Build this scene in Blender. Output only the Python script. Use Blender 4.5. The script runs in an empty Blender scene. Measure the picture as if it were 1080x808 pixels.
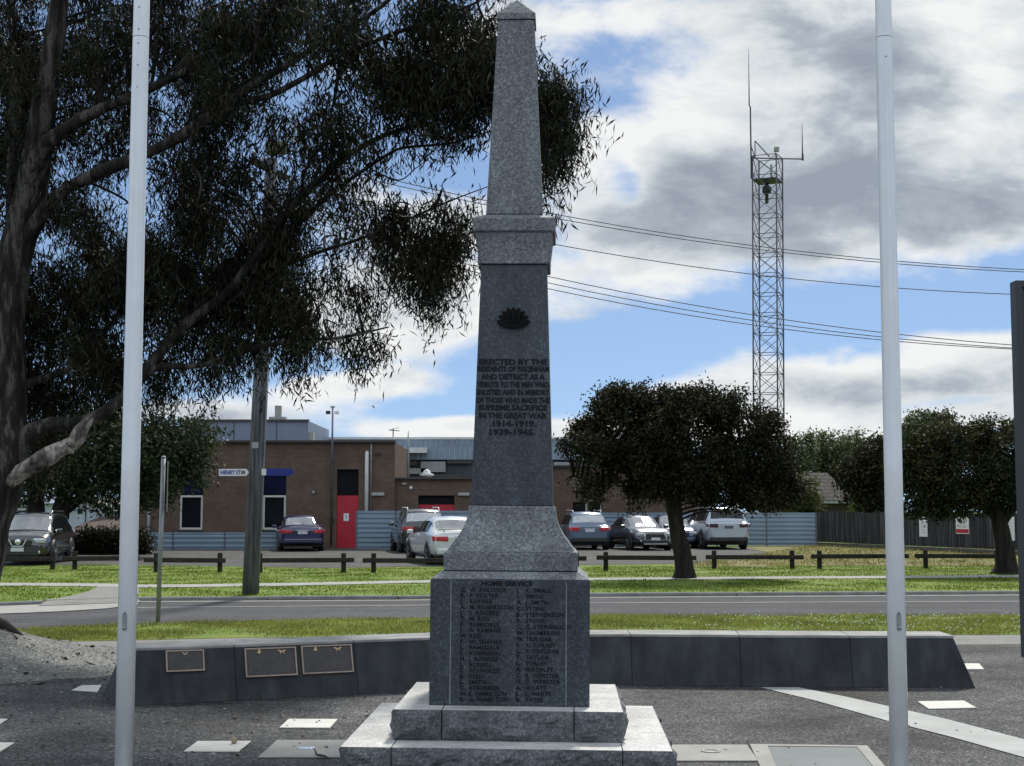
import bpy, bmesh, math, random
import numpy as np
from mathutils import Vector, Matrix, noise as mnoise

random.seed(7)
RNG = np.random.default_rng(11)
R = math.radians
scene = bpy.context.scene
COL = scene.collection

# ------------------------------------------------------------------ camera model
F, CX, CY, CAMH = 1530.0, 540.0, 404.0, 1.7
PITCH = math.atan(133.0 / F)
CP, SP = math.cos(PITCH), math.sin(PITCH)


def ray(u, v):
    x, y = (u - CX) / F, (CY - v) / F
    return Vector((x, CP - y * SP, SP + y * CP))


def at(u, v, Y):
    d = ray(u, v)
    t = Y / d.y
    return Vector((d.x * t, Y, CAMH + d.z * t))


def gnd(u, v, z=0.0):
    d = ray(u, v)
    t = (z - CAMH) / d.z
    return Vector((d.x * t, d.y * t, z))


def on_plane(u, v, p0, n):
    d = ray(u, v)
    o = Vector((0, 0, CAMH))
    t = (p0 - o).dot(n) / d.dot(n)
    return o + d * t


def mpp(Y):  # metres per photo pixel at depth Y
    return Y / F


# ------------------------------------------------------------------ mesh builder
class MB:
    def __init__(self):
        self.v, self.f, self.mi, self.sm = [], [], [], []

    def add(self, verts, faces, mi=0, smooth=False):
        o = len(self.v)
        self.v += [tuple(p) for p in verts]
        for q in faces:
            self.f.append(tuple(i + o for i in q))
            self.mi.append(mi)
            self.sm.append(smooth)
        return self

    def box(self, c, s, rz=0.0, mi=0, M=None):
        hx, hy, hz = s[0] / 2, s[1] / 2, s[2] / 2
        vs = [Vector((x, y, z)) for x in (-hx, hx) for y in (-hy, hy) for z in (-hz, hz)]
        if M is None:
            M = Matrix.Translation(Vector(c)) @ Matrix.Rotation(rz, 4, 'Z')
        else:
            M = Matrix.Translation(Vector(c)) @ M
        vs = [M @ p for p in vs]
        return self.add(vs, [(0, 1, 3, 2), (4, 6, 7, 5), (0, 4, 5, 1), (2, 3, 7, 6), (0, 2, 6, 4), (1, 5, 7, 3)], mi)

    def bar(self, a, b, w, h=None, mi=0):
        h = h or w
        a, b = Vector(a), Vector(b)
        d = (b - a).normalized()
        up = Vector((0, 0, 1)) if abs(d.z) < .95 else Vector((0, 1, 0))
        s = d.cross(up).normalized()
        t = s.cross(d).normalized()
        vs = []
        for p in (a, b):
            for (i, j) in ((-1, -1), (1, -1), (1, 1), (-1, 1)):
                vs.append(p + s * (i * w / 2) + t * (j * h / 2))
        return self.add(vs, [(3, 2, 1, 0), (4, 5, 6, 7), (0, 1, 5, 4), (1, 2, 6, 5), (2, 3, 7, 6), (3, 0, 4, 7)], mi)

    def tube(self, pts, rad, n=8, mi=0, caps=True, wob=0.0, smooth=True):
        pts = [Vector(p) for p in pts]
        if not hasattr(rad, '__len__'):
            rad = [rad] * len(pts)
        vs, fs = [], []
        prev = None
        for i, p in enumerate(pts):
            d = (pts[min(i + 1, len(pts) - 1)] - pts[max(i - 1, 0)])
            if d.length < 1e-9:
                d = Vector((0, 0, 1))
            d.normalize()
            if prev is None:
                ref = Vector((1, 0, 0)) if abs(d.x) < .9 else Vector((0, 1, 0))
                s = (ref - d * ref.dot(d)).normalized()
            else:
                s = (prev - d * prev.dot(d)).normalized()
            prev = s
            t = d.cross(s)
            for k in range(n):
                a = 2 * math.pi * k / n
                r = rad[i]
                if wob:
                    q = p + (s * math.cos(a) + t * math.sin(a)) * r
                    r *= 1 + wob * mnoise.noise(q * (1.6 / max(.05, rad[0])) * .35) + wob * .6 * math.sin(3 * a + i * .35)
                vs.append(p + (s * math.cos(a) + t * math.sin(a)) * r)
        for i in range(len(pts) - 1):
            for k in range(n):
                fs.append((i * n + k, i * n + (k + 1) % n, (i + 1) * n + (k + 1) % n, (i + 1) * n + k))
        self.add(vs, fs, mi, smooth)
        if caps:
            o = len(self.v) - len(vs)
            self.f.append(tuple(o + k for k in reversed(range(n)))); self.mi.append(mi); self.sm.append(False)
            b = o + (len(pts) - 1) * n
            self.f.append(tuple(b + k for k in range(n))); self.mi.append(mi); self.sm.append(False)
        return self

    def lathe(self, c, prof, n=20, axis='Z', mi=0, smooth=True):
        c = Vector(c)
        vs, fs = [], []
        for (r, h) in prof:
            for k in range(n):
                a = 2 * math.pi * k / n
                x, y = r * math.cos(a), r * math.sin(a)
                p = {'Z': (x, y, h), 'Y': (x, h, y), 'X': (h, x, y)}[axis]
                vs.append(c + Vector(p))
        m = len(prof)
        for i in range(m - 1):
            for k in range(n):
                fs.append((i * n + k, i * n + (k + 1) % n, (i + 1) * n + (k + 1) % n, (i + 1) * n + k))
        self.add(vs, fs, mi, smooth)
        o = len(self.v) - len(vs)
        if prof[0][0] > 1e-6:
            self.f.append(tuple(o + k for k in reversed(range(n)))); self.mi.append(mi); self.sm.append(False)
        if prof[-1][0] > 1e-6:
            self.f.append(tuple(o + (m - 1) * n + k for k in range(n))); self.mi.append(mi); self.sm.append(False)
        return self

    def squares(self, prof, mi=0, caps=True):
        """stack of squares (z, halfwidth)"""
        vs, fs = [], []
        for (z, h) in prof:
            vs += [(-h, -h, z), (h, -h, z), (h, h, z), (-h, h, z)]
        for i in range(len(prof) - 1):
            for k in range(4):
                a, b = i * 4 + k, i * 4 + (k + 1) % 4
                fs.append((a, b, b + 4, a + 4))
        if caps:
            fs.append((3, 2, 1, 0))
            e = (len(prof) - 1) * 4
            fs.append((e, e + 1, e + 2, e + 3))
        return self.add(vs, fs, mi)

    def prism(self, poly, z0, z1, mi=0):
        n = len(poly)
        vs = [(p[0], p[1], z0) for p in poly] + [(p[0], p[1], z1) for p in poly]
        fs = [tuple(reversed(range(n))), tuple(range(n, 2 * n))]
        for k in range(n):
            fs.append((k, (k + 1) % n, n + (k + 1) % n, n + k))
        return self.add(vs, fs, mi)

    def build(self, name, mats, parent=None, origin=None, bevel=0.0, recalc=True, autosmooth=False, segs=1):
        me = bpy.data.meshes.new(name)
        vs = self.v
        if origin is not None:
            o = Vector(origin)
            vs = [Vector(p) - o for p in vs]
        me.from_pydata([tuple(p) for p in vs], [], self.f)
        if not isinstance(mats, (list, tuple)):
            mats = [mats]
        for m in mats:
            me.materials.append(m)
        me.polygons.foreach_set('material_index', self.mi)
        me.polygons.foreach_set('use_smooth', self.sm)
        if recalc:
            bm = bmesh.new(); bm.from_mesh(me)
            bmesh.ops.recalc_face_normals(bm, faces=bm.faces)
            bm.to_mesh(me); bm.free()
        me.update()
        ob = bpy.data.objects.new(name, me)
        COL.objects.link(ob)
        if parent is not None:
            ob.parent = parent
        elif origin is not None:
            ob.location = origin
        if bevel:
            b = ob.modifiers.new('bevel', 'BEVEL')
            b.width = bevel; b.segments = segs; b.limit_method = 'ANGLE'; b.angle_limit = R(35)
        return ob


def empty(name, loc, rot=(0, 0, 0)):
    o = bpy.data.objects.new(name, None)
    o.empty_display_size = .2
    COL.objects.link(o)
    o.location = loc
    o.rotation_euler = rot
    return o


def tag(o, label=None, cat=None, group=None, kind=None):
    if label: o['label'] = label
    if cat: o['category'] = cat
    if group: o['group'] = group
    if kind: o['kind'] = kind
    return o


def copy_tree(o, parent=None):
    c = o.copy(); COL.objects.link(c)
    if parent is not None:
        c.parent = parent
    for ch in list(o.children):
        copy_tree(ch, c)
    return c


# ------------------------------------------------------------------ materials
def new_mat(name):
    m = bpy.data.materials.new(name)
    m.use_nodes = True
    nt = m.node_tree
    b = nt.nodes['Principled BSDF']
    return m, nt, b


def rgba(c):
    return (c[0], c[1], c[2], 1)


def ramp(nt, fac, stops, interp='LINEAR'):
    n = nt.nodes.new('ShaderNodeValToRGB')
    n.color_ramp.interpolation = interp
    el = n.color_ramp.elements
    el[0].position, el[0].color = stops[0][0], rgba(stops[0][1])
    el[1].position, el[1].color = stops[-1][0], rgba(stops[-1][1])
    for p, c in stops[1:-1]:
        e = el.new(p); e.color = rgba(c)
    nt.links.new(fac, n.inputs[0])
    return n.outputs[0]


def objco(nt, scale=(1, 1, 1)):
    tc = nt.nodes.new('ShaderNodeTexCoord')
    mp = nt.nodes.new('ShaderNodeMapping')
    mp.inputs['Scale'].default_value = scale
    nt.links.new(tc.outputs['Object'], mp.inputs[0])
    return mp.outputs[0]


def tnoise(nt, co, scale, detail=4, rough=.55):
    n = nt.nodes.new('ShaderNodeTexNoise')
    n.inputs['Scale'].default_value = scale
    n.inputs['Detail'].default_value = detail
    n.inputs['Roughness'].default_value = rough
    nt.links.new(co, n.inputs['Vector'])
    return n.outputs['Fac']


def mixc(nt, fac, a, b, mode='MIX'):
    n = nt.nodes.new('ShaderNodeMix')
    n.data_type = 'RGBA'; n.blend_type = mode
    for s, v in ((n.inputs[0], fac), (n.inputs[6], a), (n.inputs[7], b)):
        if hasattr(v, 'is_linked') or isinstance(v, bpy.types.NodeSocket):
            nt.links.new(v, s)
        elif isinstance(v, (int, float)):
            s.default_value = v
        else:
            s.default_value = rgba(v)
    return n.outputs[2]


def bump(nt, b, h, strength=.3, dist=.01):
    n = nt.nodes.new('ShaderNodeBump')
    n.inputs['Strength'].default_value = strength
    n.inputs['Distance'].default_value = dist
    nt.links.new(h, n.inputs['Height'])
    nt.links.new(n.outputs[0], b.inputs['Normal'])


def plain(name, col, rough=.6, metal=0.0, var=.25, scale=3.0, coat=0.0, bumps=0.0, spec=None):
    m, nt, b = new_mat(name)
    co = objco(nt)
    f = tnoise(nt, co, scale, 6, .6)
    lo = [c * (1 - var) for c in col]; hi = [min(1, c * (1 + var)) for c in col]
    nt.links.new(ramp(nt, f, [(.3, lo), (.7, hi)]), b.inputs['Base Color'])
    b.inputs['Roughness'].default_value = rough
    b.inputs['Metallic'].default_value = metal
    if spec is None and rough >= .65:
        spec = .15
    if spec is not None:
        b.inputs['Specular IOR Level'].default_value = spec
    if coat:
        b.inputs['Coat Weight'].default_value = coat
        b.inputs['Coat Roughness'].default_value = .04
    if bumps:
        bump(nt, b, tnoise(nt, co, scale * 12, 5, .6), bumps, .01)
    return m


def granite(name, dark, mid, light, rough=.5, cell=95, bmp=.15, stain=.35):
    m, nt, b = new_mat(name)
    co = objco(nt)
    vo = nt.nodes.new('ShaderNodeTexVoronoi')
    vo.inputs['Scale'].default_value = cell
    nt.links.new(co, vo.inputs['Vector'])
    sep = nt.nodes.new('ShaderNodeSeparateColor')
    nt.links.new(vo.outputs['Color'], sep.inputs[0])
    c1 = ramp(nt, sep.outputs[0], [(0, dark), (.22, dark), (.34, mid), (.72, mid), (.86, light), (1, light)])
    n2 = tnoise(nt, co, cell * 2.4, 3, .7)
    c2 = mixc(nt, .5, c1, ramp(nt, n2, [(.35, dark), (.65, light)]))
    big = tnoise(nt, objco(nt, (1.6, 1.6, .55)), 2.2, 6, .62)
    st = ramp(nt, big, [(.38, (1 - stain,) * 3), (.62, (1.06, 1.06, 1.04))])
    c3 = mixc(nt, 1.0, c2, st, 'MULTIPLY')
    nt.links.new(c3, b.inputs['Base Color'])
    b.inputs['Roughness'].default_value = rough
    bump(nt, b, n2, bmp, .004)
    return m


M = {}
M['granite_light'] = granite('rough_granite', (.04, .046, .056), (.155, .168, .186), (.34, .355, .37), .75, 95, stain=.2)
M['granite_dark'] = granite('polished_granite', (.008, .011, .017), (.027, .037, .052), (.095, .115, .142), .45, 95, stain=.22)
M['granite_step_lit'] = granite('sawn_step_granite_lit', (.3, .3, .3), (.54, .54, .53), (.68, .68, .66), .8, 95, .3, .25)  # sawn step tops, extra light put into the stone colour
M['granite_rock_shaded'] = granite('rock_faced_granite_shaded', (.03, .034, .04), (.1, .106, .12), (.23, .237, .25), .75, 95, .4, .3)  # rock faces of the same stone, shade put into the darker colour
M['lead'] = plain('dark_lead_lettering', (.009, .01, .013), .6, 0, .2, 20, spec=.2)
M['bronze_dark'] = plain('dark_bronze', (.006, .006, .007), .6, 0, .3, 20, spec=.1)
M['joint'] = plain('pale_mortar', (.22, .24, .26), .8, 0, .3, 30)


def asphalt(name, base, light, cell=120, patch=.3, rough=.85, blot=(.35, .65)):
    m, nt, b = new_mat(name)
    co = objco(nt)
    vo = nt.nodes.new('ShaderNodeTexVoronoi')
    vo.inputs['Scale'].default_value = cell
    nt.links.new(co, vo.inputs['Vector'])
    sep = nt.nodes.new('ShaderNodeSeparateColor')
    nt.links.new(vo.outputs['Color'], sep.inputs[0])
    lo = [c * .45 for c in base]
    c1 = ramp(nt, sep.outputs[0], [(0, lo), (.3, base), (.7, base), (.93, light), (1, light)])
    f = tnoise(nt, co, .55, 8, .66)
    c2 = mixc(nt, 1.0, c1, ramp(nt, f, [(blot[0], (1 - patch,) * 3), (blot[1], (1 + patch,) * 3)]), 'MULTIPLY')
    f2 = tnoise(nt, co, 3.5, 6, .7)
    c3 = mixc(nt, 1.0, c2, ramp(nt, f2, [(.3, (.82,) * 3), (.7, (1.18, 1.16, 1.12))]), 'MULTIPLY')
    nt.links.new(c3, b.inputs['Base Color'])
    b.inputs['Specular IOR Level'].default_value = .12
    b.inputs['Roughness'].default_value = rough
    bump(nt, b, f2, .3, .006)
    return m


M['plaza'] = asphalt('plaza_asphalt', (.054, .0555, .058), (.17, .172, .172), 75, .5)
M['road'] = asphalt('road_asphalt', (.062, .064, .069), (.1, .1, .106), 60, .14)
def lanes(m):
    nt = m.node_tree; b = nt.nodes['Principled BSDF']
    src = b.inputs['Base Color'].links[0].from_socket
    f = tnoise(nt, objco(nt, (.05, 1.1, 1)), 1.0, 5, .6)
    nt.links.new(mixc(nt, 1.0, src, ramp(nt, f, [(.36, (.78,) * 3), (.5, (1.0,) * 3), (.64, (1.22,) * 3)]), 'MULTIPLY'), b.inputs['Base Color'])


lanes(M['road'])
M['carpark'] = asphalt('gravel_carpark', (.068, .068, .065), (.13, .13, .125), 40, .25)
M['gravel'] = asphalt('mound_gravel', (.145, .15, .14), (.33, .33, .31), 70, .3)
M['concrete'] = plain('pale_concrete', (.3, .295, .275), .85, 0, .16, 2.2, bumps=.15)
M['concrete_grey'] = plain('grey_concrete', (.2, .2, .187), .85, 0, .15, 3, bumps=.15)
M['kerb'] = plain('kerb_concrete', (.22, .22, .215), .85, 0, .25, 3, bumps=.2)
M['paver'] = plain('cream_paver', (.56, .55, .5), .75, 0, .1, 5, bumps=.1)
M['strip'] = plain('pale_paving_strip', (.36, .37, .355), .8, 0, .14, 2.5, bumps=.15)
M['wall_dark'] = plain('charcoal_render', (.042, .045, .049), .72, 0, .3, 2.6, bumps=.25)
def streaked(m, lo, hi, sc=(5, 5, .6), f0=.38, f1=.64):
    nt = m.node_tree; b = nt.nodes['Principled BSDF']
    src = b.inputs['Base Color'].links[0].from_socket
    f = tnoise(nt, objco(nt, sc), 1.4, 6, .65)
    nt.links.new(mixc(nt, 1.0, src, ramp(nt, f, [(f0, (lo,) * 3), (f1, (hi,) * 3)]), 'MULTIPLY'), b.inputs['Base Color'])


streaked(M['wall_dark'], .8, 1.2)
streaked(M['granite_light'], .8, 1.1, (4, 4, .45))
streaked(M['granite_dark'], .72, 1.15, (3.5, 3.5, .6))
M['wall_top'] = plain('pale_grey_coping', (.27, .27, .262), .8, 0, .3, 3.5, bumps=.2)  # wall top course, paler than the sloping faces
M['pole_white'] = plain('white_pole_paint', (.84, .86, .88), .3, 0, .05, 4, coat=.6)
M['steel'] = plain('galvanised_steel', (.3, .32, .33), .5, .5, .15, 6)
M['chrome'] = plain('chrome', (.75, .75, .76), .15, 1, .03, 5)
M['rubber'] = plain('tyre_rubber', (.015, .015, .016), .8, 0, .2, 8)
M['black_plastic'] = plain('black_plastic', (.02, .02, .022), .55, 0, .15, 8)
M['timber_dark'] = plain('dark_weathered_timber', (.035, .031, .028), .85, 0, .4, 6, bumps=.3)
M['white'] = plain('white_paint', (.72, .73, .73), .5, 0, .06, 3)
M['red'] = plain('red_paint', (.42, .012, .03), .45, 0, .12, 3)
M['red_lens'] = plain('red_lens', (.5, .02, .03), .2, 0, .1, 9, coat=.5)
M['clear_lens'] = plain('clear_lens', (.55, .58, .6), .12, .4, .1, 20, coat=.6)
M['plate'] = plain('number_plate_white', (.55, .57, .6), .5, 0, .1, 40)
M['plate_dark'] = plain('number_plate_dark', (.08, .09, .11), .5, 0, .1, 40)
M['blue_sign'] = plain('blue_sign_paint', (.02, .03, .22), .45, 0, .15, 6)
M['sign_blue_ink'] = plain('blue_lettering', (.03, .05, .3), .5, 0, .1, 6)
M['ink'] = plain('dark_ink', (.02, .02, .025), .6, 0, .1, 6)


def bark(name, a, b_, c, stretch=(7, 7, 1.0)):
    m, nt, b = new_mat(name)
    co = objco(nt, stretch)
    f = tnoise(nt, co, 1.3, 8, .65)
    col = ramp(nt, f, [(.36, a), (.5, b_), (.6, c), (.68, b_)])
    nt.links.new(col, b.inputs['Base Color'])
    b.inputs['Specular IOR Level'].default_value = .12
    b.inputs['Roughness'].default_value = .85
    bump(nt, b, tnoise(nt, objco(nt, (18, 18, 3)), 1.6, 6, .7), .7, .02)
    return m


M['bark_gum'] = bark('gum_bark', (.012, .011, .01), (.03, .027, .024), (.11, .1, .09), (6, 6, 1.4))
M['bark_pale'] = bark('pale_stripped_bark', (.03, .025, .022), (.15, .135, .12), (.42, .38, .33), (4, 4, 2.5))
M['bark_dark'] = bark('dark_bark', (.01, .009, .008), (.02, .018, .016), (.035, .03, .026))
M['pole_wood'] = bark('pole_timber', (.06, .063, .07), (.115, .12, .13), (.17, .175, .18), (14, 14, .8))


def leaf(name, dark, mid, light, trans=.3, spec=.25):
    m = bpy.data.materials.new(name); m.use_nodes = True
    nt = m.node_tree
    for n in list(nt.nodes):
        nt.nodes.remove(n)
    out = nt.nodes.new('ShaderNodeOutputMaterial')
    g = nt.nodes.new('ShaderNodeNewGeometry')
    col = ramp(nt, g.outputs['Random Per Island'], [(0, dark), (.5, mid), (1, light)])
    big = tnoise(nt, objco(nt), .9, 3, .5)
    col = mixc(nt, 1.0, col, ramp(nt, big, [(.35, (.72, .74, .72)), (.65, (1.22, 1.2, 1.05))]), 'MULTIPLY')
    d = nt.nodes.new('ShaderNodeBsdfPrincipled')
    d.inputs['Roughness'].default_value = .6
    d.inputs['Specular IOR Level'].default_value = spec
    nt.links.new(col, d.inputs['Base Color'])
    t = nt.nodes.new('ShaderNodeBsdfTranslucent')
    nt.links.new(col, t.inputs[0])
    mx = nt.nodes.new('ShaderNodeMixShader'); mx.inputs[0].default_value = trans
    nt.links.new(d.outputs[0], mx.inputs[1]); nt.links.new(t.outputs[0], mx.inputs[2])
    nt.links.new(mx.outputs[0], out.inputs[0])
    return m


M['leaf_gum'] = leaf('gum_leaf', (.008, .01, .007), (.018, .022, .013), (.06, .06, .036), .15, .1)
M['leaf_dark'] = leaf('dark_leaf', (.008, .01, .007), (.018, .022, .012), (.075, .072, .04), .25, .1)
M['leaf_green'] = leaf('green_leaf', (.03, .05, .022), (.06, .095, .035), (.1, .14, .055), .35)
M['leaf_olive'] = leaf('olive_leaf', (.035, .045, .015), (.08, .09, .03), (.13, .135, .055), .3)
M['leaf_far'] = leaf('far_leaf', (.05, .07, .035), (.1, .13, .06), (.17, .19, .1), .3)
M['leaf_lime'] = leaf('lime_leaf', (.06, .09, .02), (.13, .17, .035), (.2, .24, .06), .3)
M['blade'] = leaf('grass_blade', (.1, .15, .026), (.145, .2, .04), (.19, .24, .062), .5, 0)
M['blade_dry'] = leaf('dry_grass_blade', (.1, .1, .03), (.23, .22, .08), (.31, .29, .13), .5, 0)


def lawn(name, a, b_, c, sc=1.2):
    m, nt, b = new_mat(name)
    co = objco(nt)
    f = tnoise(nt, co, sc, 8, .7)
    f2 = tnoise(nt, co, 24, 3, .7)
    c1 = ramp(nt, f, [(.32, a), (.52, b_), (.7, c)])
    c2 = mixc(nt, 1.0, c1, ramp(nt, f2, [(.3, (.78, .8, .78)), (.7, (1.22, 1.2, 1.18))]), 'MULTIPLY')
    nt.links.new(c2, b.inputs['Base Color'])
    b.inputs['Specular IOR Level'].default_value = .12
    b.inputs['Roughness'].default_value = .9
    bump(nt, b, f2, .6, .03)
    return m


M['lawn'] = lawn('lawn', (.105, .165, .028), (.145, .2, .04), (.195, .228, .062), .5)
M['lawn_dry'] = lawn('dry_lawn', (.12, .12, .04), (.18, .165, .075), (.23, .2, .11), .6)
M['soil'] = lawn('soil', (.08, .085, .04), (.12, .11, .06), (.16, .14, .09), .3)


def brick(name, c1, c2, mortar):
    m, nt, b = new_mat(name)
    tc = nt.nodes.new('ShaderNodeTexCoord')
    sp = nt.nodes.new('ShaderNodeSeparateXYZ'); nt.links.new(tc.outputs['Object'], sp.inputs[0])
    ad = nt.nodes.new('ShaderNodeMath'); ad.operation = 'ADD'
    nt.links.new(sp.outputs[0], ad.inputs[0]); nt.links.new(sp.outputs[1], ad.inputs[1])
    cb = nt.nodes.new('ShaderNodeCombineXYZ')
    nt.links.new(ad.outputs[0], cb.inputs[0]); nt.links.new(sp.outputs[2], cb.inputs[1])
    br = nt.nodes.new('ShaderNodeTexBrick')
    br.inputs['Scale'].default_value = 1
    br.inputs['Brick Width'].default_value = .24
    br.inputs['Row Height'].default_value = .086
    br.inputs['Mortar Size'].default_value = .006
    br.inputs['Color1'].default_value = rgba(c1)
    br.inputs['Color2'].default_value = rgba(c2)
    br.inputs['Mortar'].default_value = rgba(mortar)
    nt.links.new(cb.outputs[0], br.inputs['Vector'])
    f = tnoise(nt, objco(nt), 1.1, 6, .6)
    c = mixc(nt, 1.0, br.outputs['Color'], ramp(nt, f, [(.3, (.8,) * 3), (.7, (1.18, 1.15, 1.1))]), 'MULTIPLY')
    nt.links.new(c, b.inputs['Base Color'])
    b.inputs['Specular IOR Level'].default_value = .12
    b.inputs['Roughness'].default_value = .9
    return m


M['brick'] = brick('brown_brick', (.115, .08, .063), (.145, .1, .078), (.115, .095, .08))
M['cladding'] = plain('blue_grey_cladding', (.17, .21, .29), .55, 0, .12, .6)
M['cladding2'] = plain('grey_metal_fascia', (.2, .25, .32), .5, 0, .2, .7)
M['shed_dark'] = plain('dark_louvre_wall', (.07, .08, .095), .7, 0, .45, 1.4)
M['fascia'] = plain('dark_fascia', (.05, .045, .045), .6, 0, .2, 2)
M['roof_white'] = plain('pale_roof_metal', (.6, .62, .62), .45, 0, .1, 3)
M['colorbond'] = plain('blue_grey_steel_sheet', (.22, .29, .36), .5, 0, .12, .8)
M['colorbond_post'] = plain('steel_fence_post', (.1, .12, .15), .5, 0, .1, 2)
M['paling'] = None
M['tile'] = None
M['render_white'] = plain('pale_blue_wall', (.42, .47, .55), .8, 0, .1, .8)
M['glass'] = plain('dark_window_glass', (.008, .009, .012), .25, 0, .3, 2, spec=.12)
M['car_glass'] = plain('car_glass', (.02, .024, .028), .04, 0, .1, 2, coat=1.0)
_b = M['car_glass'].node_tree.nodes['Principled BSDF']; _b.inputs['IOR'].default_value = 3.2; _b.inputs['Coat IOR'].default_value = 2.6
M['side_glass'] = plain('side_glass', (.01, .012, .014), .06, 0, .1, 2)
M['frame_white'] = plain('white_window_frame', (.55, .55, .52), .5, 0, .06, 4)
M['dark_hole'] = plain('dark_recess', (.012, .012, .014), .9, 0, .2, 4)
M['pipe'] = plain('white_pipe', (.62, .62, .6), .45, 0, .08, 4)
M['tower_steel'] = plain('tower_steel', (.075, .07, .09), .6, .0, .2, 2)
M['wire'] = plain('wire_black', (.03, .03, .035), .6, 0, .1, 2)


def paling_mat():
    m, nt, b = new_mat('grey_palings')
    co = objco(nt, (9.5, 9.5, .35))
    f = tnoise(nt, co, 1.0, 5, .7)
    c = ramp(nt, f, [(.3, (.016, .016, .018)), (.5, (.045, .045, .048)), (.72, (.15, .15, .15))])
    nt.links.new(c, b.inputs['Base Color']); b.inputs['Roughness'].default_value = .9
    b.inputs['Specular IOR Level'].default_value = .1
    return m


def tile_mat():
    m, nt, b = new_mat('roof_tiles')
    tc = nt.nodes.new('ShaderNodeTexCoord')
    br = nt.nodes.new('ShaderNodeTexBrick')
    br.inputs['Scale'].default_value = 1
    br.inputs['Brick Width'].default_value = .42
    br.inputs['Row Height'].default_value = .22
    br.inputs['Mortar Size'].default_value = .03
    br.inputs['Color1'].default_value = (.05, .046, .042, 1)
    br.inputs['Color2'].default_value = (.075, .068, .06, 1)
    br.inputs['Mortar'].default_value = (.025, .022, .02, 1)
    sp = nt.nodes.new('ShaderNodeSeparateXYZ'); nt.links.new(tc.outputs['Object'], sp.inputs[0])
    cb = nt.nodes.new('ShaderNodeCombineXYZ')
    nt.links.new(sp.outputs[0], cb.inputs[0]); nt.links.new(sp.outputs[2], cb.inputs[1])
    nt.links.new(cb.outputs[0], br.inputs['Vector'])
    nt.links.new(br.outputs['Color'], b.inputs['Base Color']); b.inputs['Roughness'].default_value = .85; b.inputs['Specular IOR Level'].default_value = .1
    return m


M['paling'] = paling_mat()
M['tile'] = tile_mat()


# ------------------------------------------------------------------ text helper
def text_geo(txt, size, align='LEFT', bold=0.0, spacing=1.0):
    cu = bpy.data.curves.new('t', 'FONT')
    cu.body = txt; cu.size = size; cu.align_x = align; cu.offset = bold; cu.resolution_u = 2
    cu.space_character = spacing
    ob = bpy.data.objects.new('t', cu); COL.objects.link(ob)
    dg = bpy.context.evaluated_depsgraph_get()
    me = bpy.data.meshes.new_from_object(ob.evaluated_get(dg))
    vs = [tuple(v.co) for v in me.vertices]
    fs = [tuple(p.vertices) for p in me.polygons]
    bpy.data.objects.remove(ob); bpy.data.curves.remove(cu); bpy.data.meshes.remove(me)
    return vs, fs


def put_text(mb, txt, size, fn, align='CENTER', bold=0.0, width=None, mi=0, spacing=1.0):
    """fn maps (x, y) of the text plane to a point"""
    vs, fs = text_geo(txt, size, align, bold, spacing)
    if not vs:
        return
    if width:
        xs = [v[0] for v in vs]
        k = width / max(1e-6, max(xs) - min(xs))
        c = (max(xs) + min(xs)) / 2 if align == 'CENTER' else 0
        vs = [((v[0] - c) * k + (0 if align == 'CENTER' else 0), v[1], 0) for v in vs]
    mb.add([fn(v[0], v[1]) for v in vs], fs, mi)


# ================================================================== GROUND
def sheet(name, poly, z, mat, kind='structure'):
    """poly: list of (x,y); triangulated flat sheet"""
    bm = bmesh.new()
    vs = [bm.verts.new((p[0], p[1], z)) for p in poly]
    f = bm.faces.new(vs)
    bm.normal_update()
    if f.normal.z < 0:
        f.normal_flip()
    bmesh.ops.triangulate(bm, faces=bm.faces)
    me = bpy.data.meshes.new(name); bm.to_mesh(me); bm.free()
    me.materials.append(mat)
    o = bpy.data.objects.new(name, me); COL.objects.link(o)
    o['kind'] = kind
    return o


def g2(u, v, z=0.0):
    p = gnd(u, v, z)
    return (p.x, p.y)


# road edge lines (world xy), extended left and right
near_edge = [(-60, 14.4), g2(-60, 671), g2(24, 666), g2(122, 660), g2(238, 657), g2(430, 653), g2(620, 650.5), g2(1075, 650), (40, 24.3)]
far_kerb = [(-60, 22.3), g2(-40, 637), g2(143, 630), g2(420, 628.5), g2(620, 625.8), g2(1078, 623.2), (40, 34.0)]

sheet('ground', [(-700, -60), (700, -60), (700, 900), (-700, 900)], -.1, M['soil'])
# road
sheet('road', [(p[0], p[1] - .3) for p in near_edge] + [(p[0], p[1] + .3) for p in reversed(far_kerb)], -.065, M['road'])
# plaza: from behind the camera up to the near path
path_near0 = [(-60, 13.2), g2(27, 683), g2(150, 686), g2(238, 684), g2(1075, 680), (40, 18.4)]
plaza_poly = [(-60, -50), (60, -50), (60, 18.4)] + [g2(1075, 680)] + [g2(238, 684), g2(150, 686), g2(27, 686), (-60, 13.2)]
sheet('plaza', plaza_poly, 0.0, M['plaza'])
path_far = [g2(27, 674.5), g2(56, 677.5), g2(125, 676), g2(238, 673.5), g2(430, 671.5), g2(620, 670.5), g2(1075, 670), (60, 19.6)]
sheet('footpath', [(-60, 13.2), g2(27, 686), g2(150, 686), g2(238, 684), g2(1075, 680), (60, 18.4)] + list(reversed(path_far)) + [(-60, 14.2)], .004, M['concrete_grey'])
# near verge
near_verge = [(-60, 14.2)] + path_far + [(60, 24.3)] + list(reversed(near_edge[:-1]))
sheet('verge', near_verge, .008, M['lawn'])
# near kerb face
kb = MB()
for a, b in zip(near_edge[:-1], near_edge[1:]):
    kb.bar((a[0], a[1] + .06, -.06), (b[0], b[1] + .06, -.06), .12, .12)
kb.build('near_kerb', M['kerb'])['kind'] = 'structure'
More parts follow.
